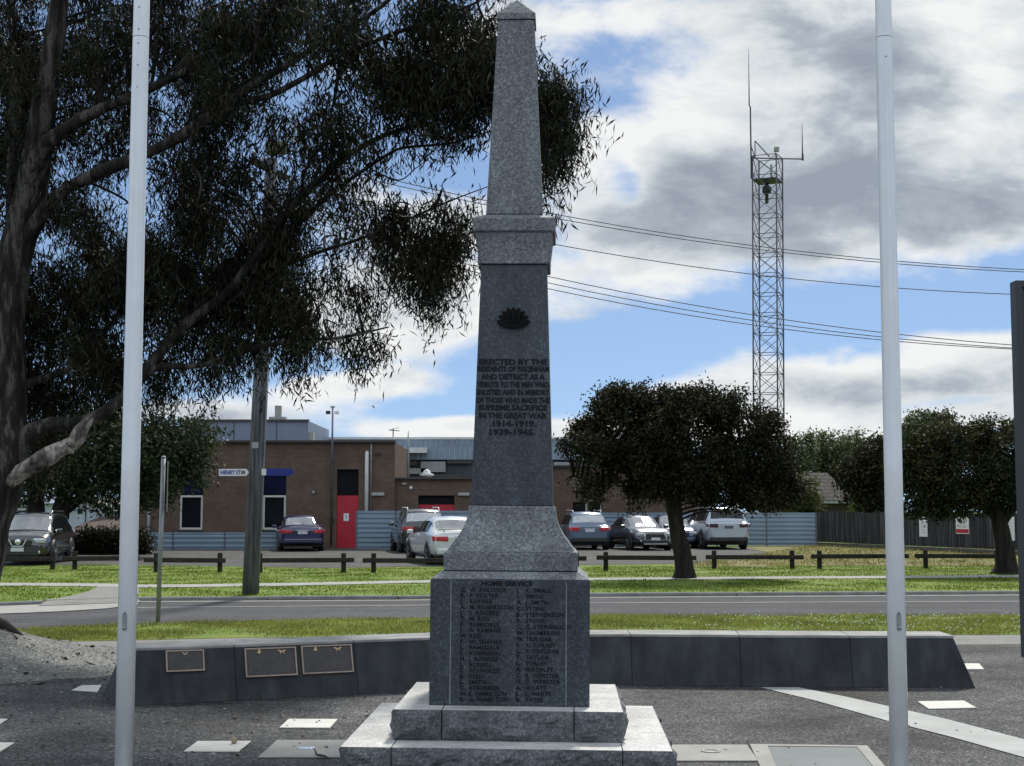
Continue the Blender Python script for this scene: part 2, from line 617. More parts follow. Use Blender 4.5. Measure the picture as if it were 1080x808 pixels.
# far land
far_poly = far_kerb + [(700, 60), (700, 700), (-700, 700), (-700, 60)]
sheet('lawn', far_poly, 0.0, M['lawn'])
kb = MB()
for a, b in [(g2(-60, 637.7), g2(47, 633.7))] + list(zip(far_kerb[2:-1], far_kerb[3:])):
    L_ = math.hypot(b[0] - a[0], b[1] - a[1]); n_k = max(1, int(L_ / 2.4))
    for q in range(n_k):
        t0, t1 = q / n_k + .006 / L_, (q + 1) / n_k - .006 / L_
        dz_ = random.uniform(-.006, .006)
        kb.bar((a[0] + (b[0] - a[0]) * t0, a[1] + (b[1] - a[1]) * t0 - .06, -.03 + dz_), (a[0] + (b[0] - a[0]) * t1, a[1] + (b[1] - a[1]) * t1 - .06, -.03 + dz_), .14, .085)
a, b = far_kerb[0], far_kerb[1]
ok = kb.build('far_kerb', M['kerb'], bevel=.02)
ok['kind'] = 'structure'
# gutter apron strip of pale concrete in front of the far kerb
gp = [(p[0], p[1] - .13) for p in far_kerb[1:]] + [(p[0], p[1] - .55) for p in reversed(far_kerb[1:])]
sheet('gutter', gp, -.061, M['concrete_grey'])
# white edge line on road
ln = [(145, 643.2), (430, 640.8), (620, 638.3), (1078, 636.5)]
pts = [g2(u, v, -.1) for u, v in ln] + [(40, 31.2)]
sheet('road_line', [(p[0], p[1] + .05) for p in pts] + [(p[0], p[1] - .05) for p in reversed(pts)], -.058, plain('worn_road_paint', (.36, .36, .36), .7, 0, .25, 4))
ln = [(-30, 650.5), (100, 648), (300, 644.5)]
# driveway apron at left (pale concrete) and ramp
sheet('driveway', [g2(-60, 652, -.1), g2(0, 650.2, -.1), g2(60, 647.8, -.1), g2(112, 644.5, -.1), g2(145, 640, -.1), g2(148, 634, -.1), g2(60, 634, -.1), g2(-60, 637, -.1)], -.053, M['concrete'])
RAMP = [g2(60, 631.6), g2(84, 627), g2(100, 621.5), g2(103, 618), g2(146, 618.6), g2(147, 624.5), g2(143.5, 630.2), g2(52, 633.4), g2(44, 633)]
sheet('ramp', RAMP, .008, M['concrete_grey'])
_a, _b2, _c, _d = g2(49, 633.6), g2(142.5, 630.2), g2(150, 635.5, -.058), g2(40, 639.5, -.058)
MB().add([(*_a, .004), (*_b2, .004), (*_c, -.045), (*_d, -.045)], [(0, 1, 2, 3)]).build('kerb_ramp', M['concrete_grey'])['kind'] = 'structure'
# far footpath
fp = [(-60, 616.2), (100, 617.3), (146, 618.6), (200, 618.2), (300, 616.8), (420, 614.2), (620, 611.2), (733, 610.2), (911, 609.2), (1100, 608)]
a = [g2(u, v) for u, v in fp]
PATHP = [(p[0], p[1] + .6) for p in a] + [(p[0], p[1] - .65) for p in reversed(a)]
sheet('path', PATHP, .012, M['concrete'])
PAVED = [RAMP, PATHP]
# carpark
cpk = [g2(-260, 598), g2(20, 597), g2(110, 595.5), g2(240, 597.5), g2(340, 599.2), g2(460, 597.5), g2(620, 596.2), g2(740, 594.5), g2(800, 589), g2(815, 583), g2(790, 577.5), g2(600, 575), g2(300, 573), g2(0, 573), g2(-260, 575)]
sheet('car_park', cpk, .006, M['carpark'])
sheet('dry_grass', [g2(700, 598.6), g2(790, 598.2), g2(900, 597), g2(1000, 597), g2(1160, 600), g2(1160, 583), g2(1000, 578), g2(860, 574), g2(780, 576.5), g2(812, 583), g2(797, 589), g2(735, 594)], .01, M['lawn_dry'])


# mound of gravel (height field)
def mound_h(x, y):
    d = math.hypot((x + 7.7) / 3.75, (y - 16.35) / 3.0)
    d *= 1 + .12 * mnoise.noise(Vector((x * .7, y * .7, 3)))
    if d >= 1:
        return -.03
    h = .72 * math.cos(d * math.pi / 2) ** 2
    h += .03 * mnoise.noise(Vector((x * 2.2, y * 2.2, 0))) + .015 * mnoise.noise(Vector((x * 6, y * 6, 0)))
    return h + .006


mb = MB()
NX, NY = 90, 70
vs, fs = [], []
for j in range(NY + 1):
    for i in range(NX + 1):
        x = -12.5 + 9.0 * i / NX
        y = 12.6 + 7.2 * j / NY
        vs.append((x, y, mound_h(x, y)))
for j in range(NY):
    for i in range(NX):
        a = j * (NX + 1) + i
        fs.append((a, a + 1, a + NX + 2, a + NX + 1))
mb.add(vs, fs, 0, True)
mb.build('gravel_mound', M['gravel'])['kind'] = 'structure'

# pale diagonal strip inlaid in the plaza
up = [(842, 725.5), (890, 735), (935, 745), (1000, 759.5), (1080, 780.5), (1180, 808)]
lo = [(802, 725.5), (860, 739.5), (940, 762), (1000, 777), (1080, 799.5), (1180, 830)]
sheet('paving_strip', [g2(*p) for p in up] + [g2(*p) for p in reversed(lo)], .006, M['strip'])


# ------------------------------------------------------------------ flat things in the plaza
def flat_slab(name, quad, mat, label, cat, group=None, t=.012):
    pts = [gnd(u, v) for u, v in quad]
    c = sum(pts, Vector()) / len(pts)
    mb = MB().prism([(p.x, p.y) for p in pts], 0.0015, t)
    o = mb.build(name, mat, origin=(c.x, c.y, 0), bevel=.003)
    tag(o, label, cat, group)
    return o


gp = 'cream pavers set in the asphalt'
flat_slab('paver', [(294.6, 768.7), (347.8, 769), (356, 759.8), (304, 759.6)], M['paver'], 'small cream paver just behind the grey slab at left of the monument steps', 'paver', gp)
flat_slab('paver', [(193.9, 793.7), (252, 793.9), (264.8, 783), (208, 783.2)], M['paver'], 'cream paver with a curled seed pod lying on it', 'paver', gp)
flat_slab('paver', [(968, 741), (1016.7, 740.2), (1030, 747.6), (979.7, 748.8)], M['paver'], 'cream paver right of the right flagpole beyond the pale strip', 'paver', gp)
flat_slab('paver', [(1012, 700.8), (1033, 700.8), (1038, 706.8), (1016, 706.8)], M['paver'], 'far cream paver peeping out beyond the right end of the low wall', 'paver', gp)
flat_slab('paver', [(75.6, 729), (103, 730.6), (107, 723.6), (86, 724)], M['paver'], 'cream paver touching the left end of the low wall', 'paver', gp)
flat_slab('paver', [(-32, 766), (-2, 766), (8, 759.5), (-22, 759.5)], M['paver'], 'farther of two cream pavers cut by the left edge of the photo', 'paver', gp)
flat_slab('paver', [(-45, 794), (0, 794), (15, 784.8), (-30, 784.8)], M['paver'], 'nearer of two cream pavers cut by the left edge of the photo', 'paver', gp)
o = empty('light_slab', gnd(330, 791))
p = [gnd(u, v) for u, v in [(272, 800), (370, 800), (386, 782), (292, 782)]]
MB().prism([(q.x, q.y) for q in p], .0015, .012).build('slab', M['concrete'], o, origin=o.location, bevel=.003)
c = gnd(323, 790.7)
MB().lathe((c.x, c.y, .012), [(.066, 0), (.066, .004), (.055, .006), (.0, .006)], 28).build('light_cover', plain('pale_glass_lens', (.55, .62, .68), .15, 0, .1, 10), o, origin=o.location)
tag(o, 'grey concrete slab with a round pale light lens left of the steps', 'ground light', 'grey slabs with round lights')
o = empty('light_slab', gnd(750, 795))
p = [gnd(u, v) for u, v in [(700, 804), (800, 804), (788, 787), (693, 787)]]
MB().prism([(q.x, q.y) for q in p], .0015, .012).build('slab', M['concrete'], o, origin=o.location, bevel=.003)
c = gnd(750, 794.3)
MB().lathe((c.x, c.y, .012), [(.07, 0), (.07, .006), (.05, .006), (.05, .002), (0, .002)], 28).build('light_ring', M['strip'], o, origin=o.location)
tag(o, 'grey concrete slab with a pale round ring right of the steps', 'ground light', 'grey slabs with round lights')
o = empty('glass_panel', gnd(862, 800))
fo = [gnd(u, v) for u, v in [(803, 813), (936, 813), (914.6, 788.2), (790.8, 786.6)]]
fi = [gnd(u, v) for u, v in [(819, 811.5), (922, 811.5), (904, 789.6), (809.5, 788.6)]]
mb = MB()
for k in range(4):
    a, b, c2, d = fo[k], fo[(k + 1) % 4], fi[(k + 1) % 4], fi[k]
    mb.prism([(a.x, a.y), (b.x, b.y), (c2.x, c2.y), (d.x, d.y)], .0015, .014)
mb.build('frame', M['concrete'], o, origin=o.location)
MB().prism([(q.x, q.y) for q in fi], .0012, .009).build('glass', plain('grey_green_glass', (.075, .1, .1), .5, 0, .25, 1.5, spec=.2), o, origin=o.location)
tag(o, 'grey-green glass plate in a pale frame set flat in the asphalt', 'floor panel')

# ================================================================== MONUMENT
AX = Vector((-.004, 9.21, 0))
mon = empty('war_memorial', AX, (0, R(.42), R(-2.06)))
tag(mon, 'tall grey granite war memorial obelisk on two rock-faced steps', 'war memorial')


def mh(v, hw):
    """height of the front face line seen at row v for a square of half width hw"""
    Y = AX.y - hw
    return at(540, v, Y).z


def mhw(v, l, r):
    hw = .5
    for _ in range(12):
        p = at(540, v, AX.y - hw)
        depth = p.y * CP + (p.z - CAMH) * SP
        hw = (r - l) / 2 / F * depth
    return hw


def pr(v, l, r):
    h = mhw(v, l, r)
    return (mh(v, h), h)


# steps -------------------------------------------------------------
def rock_block(mb, x0, x1, y0, y1, z0, z1, faces, seed):
    """a box whose listed faces ('-y','+x','-x','+y') are rock-pitched"""
    nz = max(3, int((z1 - z0) / .018))

    def face(p00, pu, pv, nu, nv, nrm, amp, mi=0):
        vs, fs = [], []
        for j in range(nv + 1):
            for i in range(nu + 1):
                a, b = i / nu, j / nv
                p = p00 + pu * a + pv * b
                e = min(a * nu, (1 - a) * nu, b * nv, (1 - b) * nv)
                w = min(1, e / 2.2)
                d = .45 + 1.1 * mnoise.noise(p * 7 + Vector((seed, 0, 0))) + .7 * mnoise.noise(p * 24 + Vector((0, seed, 0)))
                vs.append(p + nrm * (amp * w * max(0, d + .25)))
        for j in range(nv):
            for i in range(nu):
                k = j * (nu + 1) + i
                fs.append((k, k + 1, k + nu + 2, k + nu + 1))
        mb.add(vs, fs, mi, False)
    V = Vector
    dz = V((0, 0, z1 - z0))
    amp = .03
    spec = {'-y': (V((x0, y0, z0)), V((x1 - x0, 0, 0)), V((0, -1, 0))),
            '+x': (V((x1, y0, z0)), V((0, y1 - y0, 0)), V((1, 0, 0))),
            '+y': (V((x1, y1, z0)), V((x0 - x1, 0, 0)), V((0, 1, 0))),
            '-x': (V((x0, y1, z0)), V((0, y0 - y1, 0)), V((-1, 0, 0)))}
    for k, (p, pu, n) in spec.items():
        rough = k in faces
        nu = max(2, int(pu.length / .022)) if rough else 1
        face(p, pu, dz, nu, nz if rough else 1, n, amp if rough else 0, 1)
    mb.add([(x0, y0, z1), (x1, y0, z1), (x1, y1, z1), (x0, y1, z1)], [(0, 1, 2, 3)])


W1 = mhw(790, 356.7, 708.5)
Z1 = mh(790, W1)
W2 = mhw(749.7, 411.5, 655)
Z2 = mh(749.7, W2)
lower = MB()
g = .003
jl = -.655 * W1 / .95; jr = .665 * W1 / .95
xs = [-W1, jl, jr, W1]
for k in range(3):
    fcs = ['-y', '+y'] + (['-x'] if k == 0 else []) + (['+x'] if k == 2 else [])
    for (y0, y1, ff) in ((-W1, 0 - g, fcs), (0 + g, W1, fcs)):
        f2 = [q for q in ff if not (q == '+y' and y1 < .1) and not (q == '-y' and y0 > -.1)]
        rock_block(lower, xs[k] + g, xs[k + 1] - g, y0, y1, -.02, Z1, f2, k * 7.3)
lower.build('lower_step', [M['granite_step_lit'], M['granite_rock_shaded']], mon)
upper = MB()
xs = [-W2, -W2 + .285, W2 - .285, W2]
for k in range(3):
    fcs = ['-y', '+y'] + (['-x'] if k == 0 else []) + (['+x'] if k == 2 else [])
    for (y0, y1, ff) in ((-W2, 0 - g, fcs), (0 + g, W2, fcs)):
        f2 = [q for q in ff if not (q == '+y' and y1 < .1) and not (q == '-y' and y0 > -.1)]
        rock_block(upper, xs[k] + g, xs[k + 1] - g, y0, y1, Z1 + .002, Z2, f2, 3 + k * 5.1)
upper.build('upper_step', [M['granite_step_lit'], M['granite_rock_shaded']], mon)

# die ---------------------------------------------------------------
zd1, hd = pr(611.7, 451.5, 619.8)
MB().squares([(Z2 + .001, hd), (zd1, hd)]).build('pedestal', M['granite_dark'], mon, bevel=.004)
zs0, hs = pr(602.3, 466, 608)
zs1, hs1 = pr(583, 466, 608)
MB().squares([(zd1 + .002, hd), (zs0 - .004, hs + .012)]).build('pedestal_cap', M['granite_light'], mon, bevel=.003)
MB().squares([(zs0 - .001, hs), (zs1, hs1)]).build('plinth', M['granite_light'], mon, bevel=.006)
fl = [(582.6, 466.5, 607.5), (581, 469.5, 604.5), (578, 472.5, 603), (574, 476, 601), (570, 479.5, 598.5), (565, 483, 594.5), (560, 486, 591.7), (556, 488.2, 589.5), (552, 489.8, 587.8), (547, 491.2, 586.3), (541, 492.2, 585.2), (535.5, 492.9, 584.7)]
MB().squares([(zs1 + .002, hs1 - .004)] + [pr(*q) for q in fl[1:]] + [(pr(533.6, 493.5, 584.1)[0], pr(533.6, 493.5, 584.1)[1])]).build('flared_base', M['granite_light'], mon, bevel=.003)
zb, hb = pr(533, 494.9, 581.5)
zt, ht = pr(279, 506.8, 576)
zb = pr(533.6, 493.5, 584.1)[0] + .002
MB().squares([(zb, hb), (zt, ht)]).build('shaft', M['granite_dark'], mon, bevel=.004)
cap = [pr(277, 503.3, 579.4), pr(263.3, 503, 579.8), pr(262.5, 502.8, 580), pr(244.5, 500.9, 582), pr(243.6, 498.2, 585.4), pr(229.5, 498, 585.6)]
cap[0] = (zt + .002, cap[0][1])
MB().squares(cap + [(cap[-1][0] + .035, mhw(224, 513, 572.5))]).build('cornice', M['granite_light'], mon, bevel=.005)
MB().squares([(cap[2][0] - .004, cap[1][1] + .003), (cap[2][0] + .004, cap[1][1] + .003)], caps=True)
zo0 = cap[-1][0] + .037
zo1, ho1 = pr(20.8, 526.6, 564.8)
MB().squares([(zo0, mhw(223, 512.4, 572.6)), (zo1, ho1)]).build('obelisk', M['granite_light'], mon, bevel=.005)
zc0, hc0 = zo1 + .002, mhw(20, 525.1, 566.2)
zc1, hc1 = pr(13.6, 525.4, 566)
zap = at(540, 0.5, AX.y).z
MB().squares([(zc0, hc0), (zc1, hc1), (zap, .006)]).build('capstone', M['granite_light'], mon, bevel=.003)


# vertical joints on the pedestal
for u in (474.7, 596.8):
    mb = MB()
    p = at(u, 680, AX.y - hd)
    x = (p.x - AX.x) + .012
    mb.box((x, -hd - .001, (Z2 + zd1) / 2), (.006, .006, zd1 - Z2 - .02))
    mb.build('joint', M['joint'], mon)


def shaft_pt(x, z, eps=.003):
    t = (z - zb) / (zt - zb)
    return Vector((x, -(hb + (ht - hb) * t) - eps, z))


lines = [('ERECTED BY THE', 384.2, 72, 5.6), ('RESIDENTS OF PAKENHAM', 391.5, 76, 5.4), ('AND DISTRICT AS A', 399.8, 67, 5.6),
         ('TRIBUTE TO THE MEN WHO', 408, 76, 5.4), ('ENLISTED AND IN MEMORY', 416.2, 77, 5.4), ('OF THOSE WHO MADE THE', 424.6, 77, 5.4),
         ('SUPREME SACRIFICE', 432.5, 72, 5.4), ('IN THE GREAT WAR', 440.9, 71, 5.4), ('.1914-1919.', 449.6, 49, 5.8), ('1939-1945.', 458.6, 48, 5.8)]
mb = MB()
for txt, v, wpx, cap_px in lines:
    z0 = at(540, v, AX.y - hb).z
    k = (AX.y - hb) / F * 1.012
    put_text(mb, txt, cap_px * k / .69, lambda x, y, z0=z0: shaft_pt(x, z0 + y), 'CENTER', .0022, wpx * k)
mb.build('inscription', M['lead'], mon)

left_names = ['G. W. POLLOCK', 'R. P. PORTER', 'J. RAYNER', 'A. M. ROBERTSON', 'J. S. ROGERS', 'T. M. ROY', 'F. RAMSDALE', 'J. A. RAMAGE', 'W. REID', 'F. W. SHANKS', 'L. RAMSDALE', 'S. ROBINSON', 'H. J. ROWLES', 'L. RUSSELL', 'C. REYNOLDS', 'B. REED', 'L. SMITH', 'C. ATKINSON', 'W. E. HAMILTON', 'R. G. HAMILTON']
right_names = ['J. K. SMALL', 'L. SMITH', 'A. J. SMITH', 'C. STONE', 'B. STEPHENSON', 'P. STONE', 'C. G. STEPHENSON', 'W. THOMPSON', 'W. TRELOAR', 'F. T. TORREY', 'L. T. TRELOAR', 'T. TAYLOR', 'L. TURLEY', 'A. WADSLEY', 'C. R. WEBSTER', 'H. D. WEBSTER', 'A. WYATT', 'J. L. WHITE', 'R. YATES']
mb = MB()
k = (AX.y - hd) / F


def die_pt(x, z):
    return Vector((x, -hd - .003, z))


hx = (at(536, 620, AX.y - hd).x - AX.x)
put_text(mb, 'HOME SERVICE', 4.6 * k / .69, lambda x, y: die_pt(hx + x, at(540, 617.8, AX.y - hd).z + y), 'CENTER', .0016, 54 * k)
for names, u0, v0, dv in ((left_names, 484.8, 624.6, 6.08), (right_names, 544.3, 624.6, 6.42)):
    x0 = at(u0, 680, AX.y - hd).x - AX.x + .012
    for i, nm in enumerate(names):
        z0 = at(540, v0 + dv * i, AX.y - hd).z
        ini, sur = nm.split('. ', 1)
        put_text(mb, ini + '.', 4.2 * k / .69, lambda x, y, z0=z0: die_pt(x0 + x, z0 + y), 'LEFT', .0014)
        put_text(mb, sur, 4.2 * k / .69, lambda x, y, z0=z0: die_pt(x0 + 9.6 * k + x, z0 + y), 'LEFT', .0009, spacing=1.08)
mb.build('name_list', M['lead'], mon)

# rising-sun style badge: fan of rays over a scroll
zc = at(540.5, 338, AX.y - .3).z
k = (AX.y - .3) / F
mb = MB()
fan = []
nr = 8
for i in range(nr * 2 + 1):
    a = math.pi * i / (nr * 2)
    rr = (17.5 if i % 2 == 0 else 13.2) * k
    sq = 1.0 if 0.15 < a < math.pi - .15 else 1.0
    fan.append((-rr * math.cos(a), rr * .96 * math.sin(a)))
xb = at(541, 338, 8.9).x - AX.x - .01


def badge_pt(x, y, e):
    return shaft_pt(xb + x, zc + y, e)


n = len(fan)
vs = [badge_pt(x, y, .022) for x, y in fan] + [badge_pt(x, y, -.002) for x, y in fan]
mb.add(vs, [tuple(range(n))] + [(i, (i + 1) % n, n + (i + 1) % n, n + i) for i in range(n)])
scroll = []
for i in range(17):
    a = math.pi * i / 16
    scroll.append((-17.5 * k * math.cos(a), -8.5 * k * math.sin(a) + 1.5 * k))
n = len(scroll)
vs = [badge_pt(x, y, .03) for x, y in scroll] + [badge_pt(x, y, -.002) for x, y in scroll]
mb.add(vs, [tuple(range(n))] + [(i, (i + 1) % n, n + (i + 1) % n, n + i) for i in range(n)])
for s in (-1, 0, 1):
    mb.bar(badge_pt(s * 5 * k, -1 * k, .034), badge_pt(s * 7.5 * k, 11 * k, .03), .012, .012)
mb.build('badge', M['bronze_dark'], mon)

# ================================================================== LOW WALL
base_uv = [(121, 745.5), (250, 739), (378, 732.3), (468, 727.6), (560, 724.2), (667, 723.2), (782, 724.4), (900, 725.3), (1029, 726)]
bp = [gnd(u, v) for u, v in base_uv]
HW, BAT, TOPW = .48, .165, .5
wall = empty('memorial_wall', (bp[4].x, bp[4].y, 0))
tag(wall, 'low curved charcoal wall with sloping faces behind the monument', 'wall')


def offs(i):
    """inward normal (away from the camera) at vertex i, mitred"""
    n = Vector((0, 0, 0))
    for a, b in ((i - 1, i), (i, i + 1)):
        if 0 <= a and b < len(bp):
            d = (bp[b] - bp[a]).normalized()
            n += Vector((-d.y, d.x, 0))
    return n.normalized()


nrm = [offs(i) for i in range(len(bp))]
wall_planes = []
for i in range(len(bp) - 1):
    a, b = bp[i].copy(), bp[i + 1].copy()
    d = (b - a).normalized()
    gap = .0018
    na, nb = nrm[i], nrm[i + 1]
    ea = d * (BAT if i == 0 else gap)
    eb = -d * (BAT if i == len(bp) - 2 else gap)
    ga = d * (0 if i == 0 else gap); gb = -d * (0 if i == len(bp) - 2 else gap)
    HB = HW - .03
    t = HB / HW
    Z = Vector((0, 0, 1))
    f0, f1 = a + ga, b + gb
    r0, r1 = a + ga + na * (2 * BAT + TOPW), b + gb + nb * (2 * BAT + TOPW)
    tf0, tf1 = a + ga + (ea - ga) * t + na * BAT * t + Z * HB, b + gb + (eb - gb) * t + nb * BAT * t + Z * HB
    tr0, tr1 = a + ga + (ea - ga) * t + na * (2 * BAT + TOPW - BAT * t) + Z * HB, b + gb + (eb - gb) * t + nb * (2 * BAT + TOPW - BAT * t) + Z * HB
    MB().add([f0, f1, r1, r0, tf0, tf1, tr1, tr0], [(0, 3, 2, 1), (4, 5, 6, 7), (0, 1, 5, 4), (1, 2, 6, 5), (2, 3, 7, 6), (3, 0, 4, 7)]).build('wall_block', M['wall_dark'], wall, origin=wall.location, bevel=.003)
    # coping
    c0, c1 = tf0 + Z * .002, tf1 + Z * .002
    d0, d1 = tr0 + Z * .002, tr1 + Z * .002
    up = Z * .028
    MB().add([c0, c1, d1, d0, c0 + up, c1 + up, d1 + up, d0 + up], [(0, 3, 2, 1), (4, 5, 6, 7), (0, 1, 5, 4), (1, 2, 6, 5), (2, 3, 7, 6), (3, 0, 4, 7)]).build('coping', M['wall_top'], wall, origin=wall.location, bevel=.005)
    e1 = (f1 - f0).normalized()
    e2 = ((tf0 + tf1) - (f0 + f1)).normalized()
    e2 = (e2 - e1 * e2.dot(e1)).normalized()
    wall_planes.append((f0, e1, e2, e1.cross(e2)))


def plaque(u, v, seg, wpx, hpx, label, emblems):
    p0, e1, e2, n = wall_planes[seg]
    c = on_plane(u, v, p0, n)
    dist = c.y
    w = wpx * mpp(dist) / max(.4, e1.x)
    h = hpx * mpp(dist) * 1.02
    Mx = Matrix((e1, e2, n)).transposed().to_4x4()
    r = empty('plaque', c)
    r.rotation_euler = Mx.to_euler()
    tag(r, label, 'plaque', 'bronze plaques on the low wall')
    MB().box((0, 0, .008), (w - .024, h - .024, .014)).build('plate', M['plaque'], r)
    fr = MB()
    for s in (-1, 1):
        fr.box((0, s * (h / 2 - .006), .012), (w, .012, .022))
        fr.box((s * (w / 2 - .006), 0, .012), (.012, h - .0245, .022))
    fr.build('frame', M['plaque_rim'], r)
    # lines of raised lettering too small to read: rows of short bars
    rnd = random.Random(u)
    cols = 2 if emblems else 1
    rows = 11 if emblems else 7
    for cc in range(cols):
        tx = MB()
        for j in range(rows):
            y = h * (.2 if emblems else .12) - j * (h * .6 / rows)
            x0 = -w * .42 + cc * w * .46
            x = x0
            end = x0 + (w * .36 if cols == 2 else w * .84) * rnd.uniform(.7, 1)
            while x < end:
                l = rnd.uniform(.012, .034)
                tx.box((x + l / 2, y, .0165), (l, h * .02, .003))
                x += l + .008
        tx.build('lettering', M['plaque_text'], r)
    if emblems:
        for (dx, kind) in ((-w * .22, 0), (w * .22, 1)):
            y = h * .34
            em = MB()
            if kind == 0:
                em.lathe((dx, y, .015), [(.018, 0), (.018, .006), (.008, .01), (0, .01)], 12)
                em.box((dx, y + .022, .019), (.014, .016, .008))
            else:
                for s in (-1, 1):
                    em.bar((dx, y, .019), (dx + s * .034, y + .014, .019), .012, .008)
                    em.bar((dx, y, .019), (dx + s * .02, y - .016, .019), .009, .008)
                em.lathe((dx, y, .015), [(.011, 0), (.011, .01), (0, .012)], 10)
            em.build('emblem', M['plaque_gold'], r)
    else:
        em = MB()
        for s in (-1, 1):
            em.bar((0, h * .27, .0175), (s * .022, h * .4, .0175), .012, .006)
        em.build('emblem', M['plaque_rim'], r)
    return r


M['plaque'] = plain('brown_bronze', (.052, .046, .045), .5, .3, .2, 9)
M['plaque_rim'] = plain('worn_bronze_rim', (.3, .235, .19), .45, .5, .2, 14)
M['plaque_text'] = plain('raised_bronze_text', (.1, .09, .085), .45, .4, .2, 20)
M['plaque_gold'] = plain('gold_emblem', (.5, .36, .2), .4, .5, .15, 20)
plaque(195, 697.3, 0, 36.5, 22, 'smallest bronze plaque, alone on the first block of the low wall', False)
plaque(285.5, 698.6, 1, 50, 29.5, 'left plaque of the adjoining pair of gold-crested bronze plaques', True)
plaque(344.8, 695.6, 1, 50, 29, 'right plaque of the adjoining pair of gold-crested bronze plaques', True)

# ================================================================== FLAGPOLES
def flagpole(u_bot, u_top, label, dots):
    Y = 8.6
    pb = at(u_bot, 808, Y)
    ptp = at(u_top, 0, Y)
    s = (ptp - pb) / (ptp.z - pb.z)
    base = pb - s * pb.z
    o = empty('flagpole', base)
    top = base + s * 8.5
    L = lambda z: (base + s * z) - base
    MB().tube([L(0), L(2), L(4.6), L(8.5)], [.054, .0535, .0485, .035], 28).build('pole', M['pole_white'], o)
    zc = at(u_bot, 655, Y).z
    c = L(zc)
    mb = MB()
    rr = .0535
    mb.box((c.x, c.y - rr - .003, c.z), (.026, .012, .095))
    mb.lathe((c.x, c.y - rr - .008, c.z - .036), [(.011, 0), (.011, -.012), (.006, -.022), (0, -.022)], 12, 'Y')
    mb.build('cleat', M['steel'], o, bevel=.004)
    sc = MB()
    sc.lathe((c.x, c.y - rr - .006, c.z + .052), [(.006, 0), (.006, -.006), (0, -.007)], 10, 'Y')
    sc.build('screw', M['steel'], o)
    sc = MB()
    sc.lathe((c.x + .002, c.y - rr - .018, c.z - .036), [(.006, 0), (.006, -.014), (0, -.016)], 10, 'Y')
    sc.build('screw', M['steel'], o)
    MB().lathe((0, 0, 0), [(.13, 0), (.13, .02), (.075, .03), (.075, .12), (.06, .125)], 24).build('base_collar', M['pole_white'], o)
    if dots:
        for v in dots:
            mb = MB()
            z = at(u_top, v, Y).z
            q = L(z)
            mb.lathe((q.x - .002, q.y - .048, q.z), [(.0045, 0), (.0045, -.004), (0, -.005)], 8, 'Y')
            mb.build('rivet', M['steel'], o)
        z = at(u_top, 40, Y).z
        q = L(z)
        MB().lathe((q.x, q.y, z), [(.0492, -.002), (.0492, .002)], 28).build('joint_ring', M['steel'], o)
    tag(o, label, 'flagpole', 'white flagpoles flanking the monument')


flagpole(130.4, 149.6, 'white flagpole with a line of rivets, left of the monument', [10, 33, 48, 71, 94])
flagpole(948.8, 931.4, 'white flagpole right of the monument, standing before the right low wall', [62])

# ================================================================== STEEL SIGN POST, RIGHT PANEL
b = gnd(166.5, 659)
o = empty('sign_post', b)
t = at(172.5, 483, b.y)
dx = (t.x - b.x)
MB().tube([(0, 0, 0), (dx, 0, t.z)], .034, 14).build('post', M['steel'], o)
MB().lathe((dx, 0, t.z), [(.036, 0), (.036, .02), (.01, .03), (0, .03)], 14).build('cap', M['steel'], o)
MB().box((dx + .03, .15, t.z - .42), (.012, .5, .75), rz=R(13.0)).build('sign_plate', M['steel'], o)
tag(o, 'slim grey steel post with a sign seen edge-on, on the near verge', 'sign post')

b = at(1068, 690, 17.0)
topz = at(1068, 297, 17.0).z
o = empty('information_panel', (b.x + .13, 17.0, 0))
mb = MB()
mb.box((.04, 0, topz / 2), (.08, .2, topz))
mb.box((1.56, 0, topz / 2), (.08, .2, topz))
mb.box((.8, 0, topz - .04), (1.438, .196, .08))
mb.build('frame', M['steel_dark'] if 'steel_dark' in M else plain('grey_blue_steel', (.06, .066, .072), .5, .0, .1, 2, spec=.2), o, bevel=.004)
MB().box((.8, .0, (topz - .08) / 2 + .1), (1.436, .09, topz - .3)).build('panel', plain('charcoal_panel', (.03, .033, .038), .45, 0, .15, 2), o)
tag(o, 'tall dark steel panel cut by the right edge of the photo', 'panel')

# fallen bark slab on the crest
o = empty('fallen_branch', at(8, 668, 16.6))
p = [at(-30, 648, 16.7), at(4, 660, 16.6), at(27, 673, 16.5)]
mb = MB()
mb.tube([q - o.location for q in p], [.1, .075, .012], 7, wob=.3)
q0 = at(4, 654.5, 16.6); q1 = at(-6, 664, 16.6)
mb.tube([q1 - o.location, q0 - o.location], [.05, .008], 6)
mb.tube([at(-16, 668, 16.4) - o.location, at(3, 670, 16.4) - o.location], [.05, .03], 6)
mb.build('branch', M['timber_dark'], o)
tag(o, 'dark broken branch lying over the crest of the gravel mound', 'branch')

# seed pod and twig
c = gnd(247, 786)
o = empty('seed_pod', (c.x, c.y, .014))
mb = MB()
mb.lathe((0, 0, .022), [(.006, -.03), (.02, -.022), (.023, 0), (.019, .02), (.012, .026)], 12, 'Y')
mb.tube([(.01, .01, .03), (.04, .02, .034), (.06, .05, .012)], [.005, .004, .002], 6)
mb.build('pod', plain('pale_brown_pod', (.32, .25, .19), .8, 0, .4, 40), o)
tag(o, 'curled pale brown seed pod lying on a cream paver', 'seed pod')
c = gnd(333, 800)
o = empty('twig', (c.x, c.y, .014))
MB().tube([(-.02, .07, .04), (0, .03, .008), (.03, -.02, .012), (.07, -.03, .006), (.1, -.09, .004)], [.004, .006, .008, .006, .003], 7).build('stick', M['timber_dark'], o)
tag(o, 'short dark twig on the grey slab by the round light lens', 'twig')

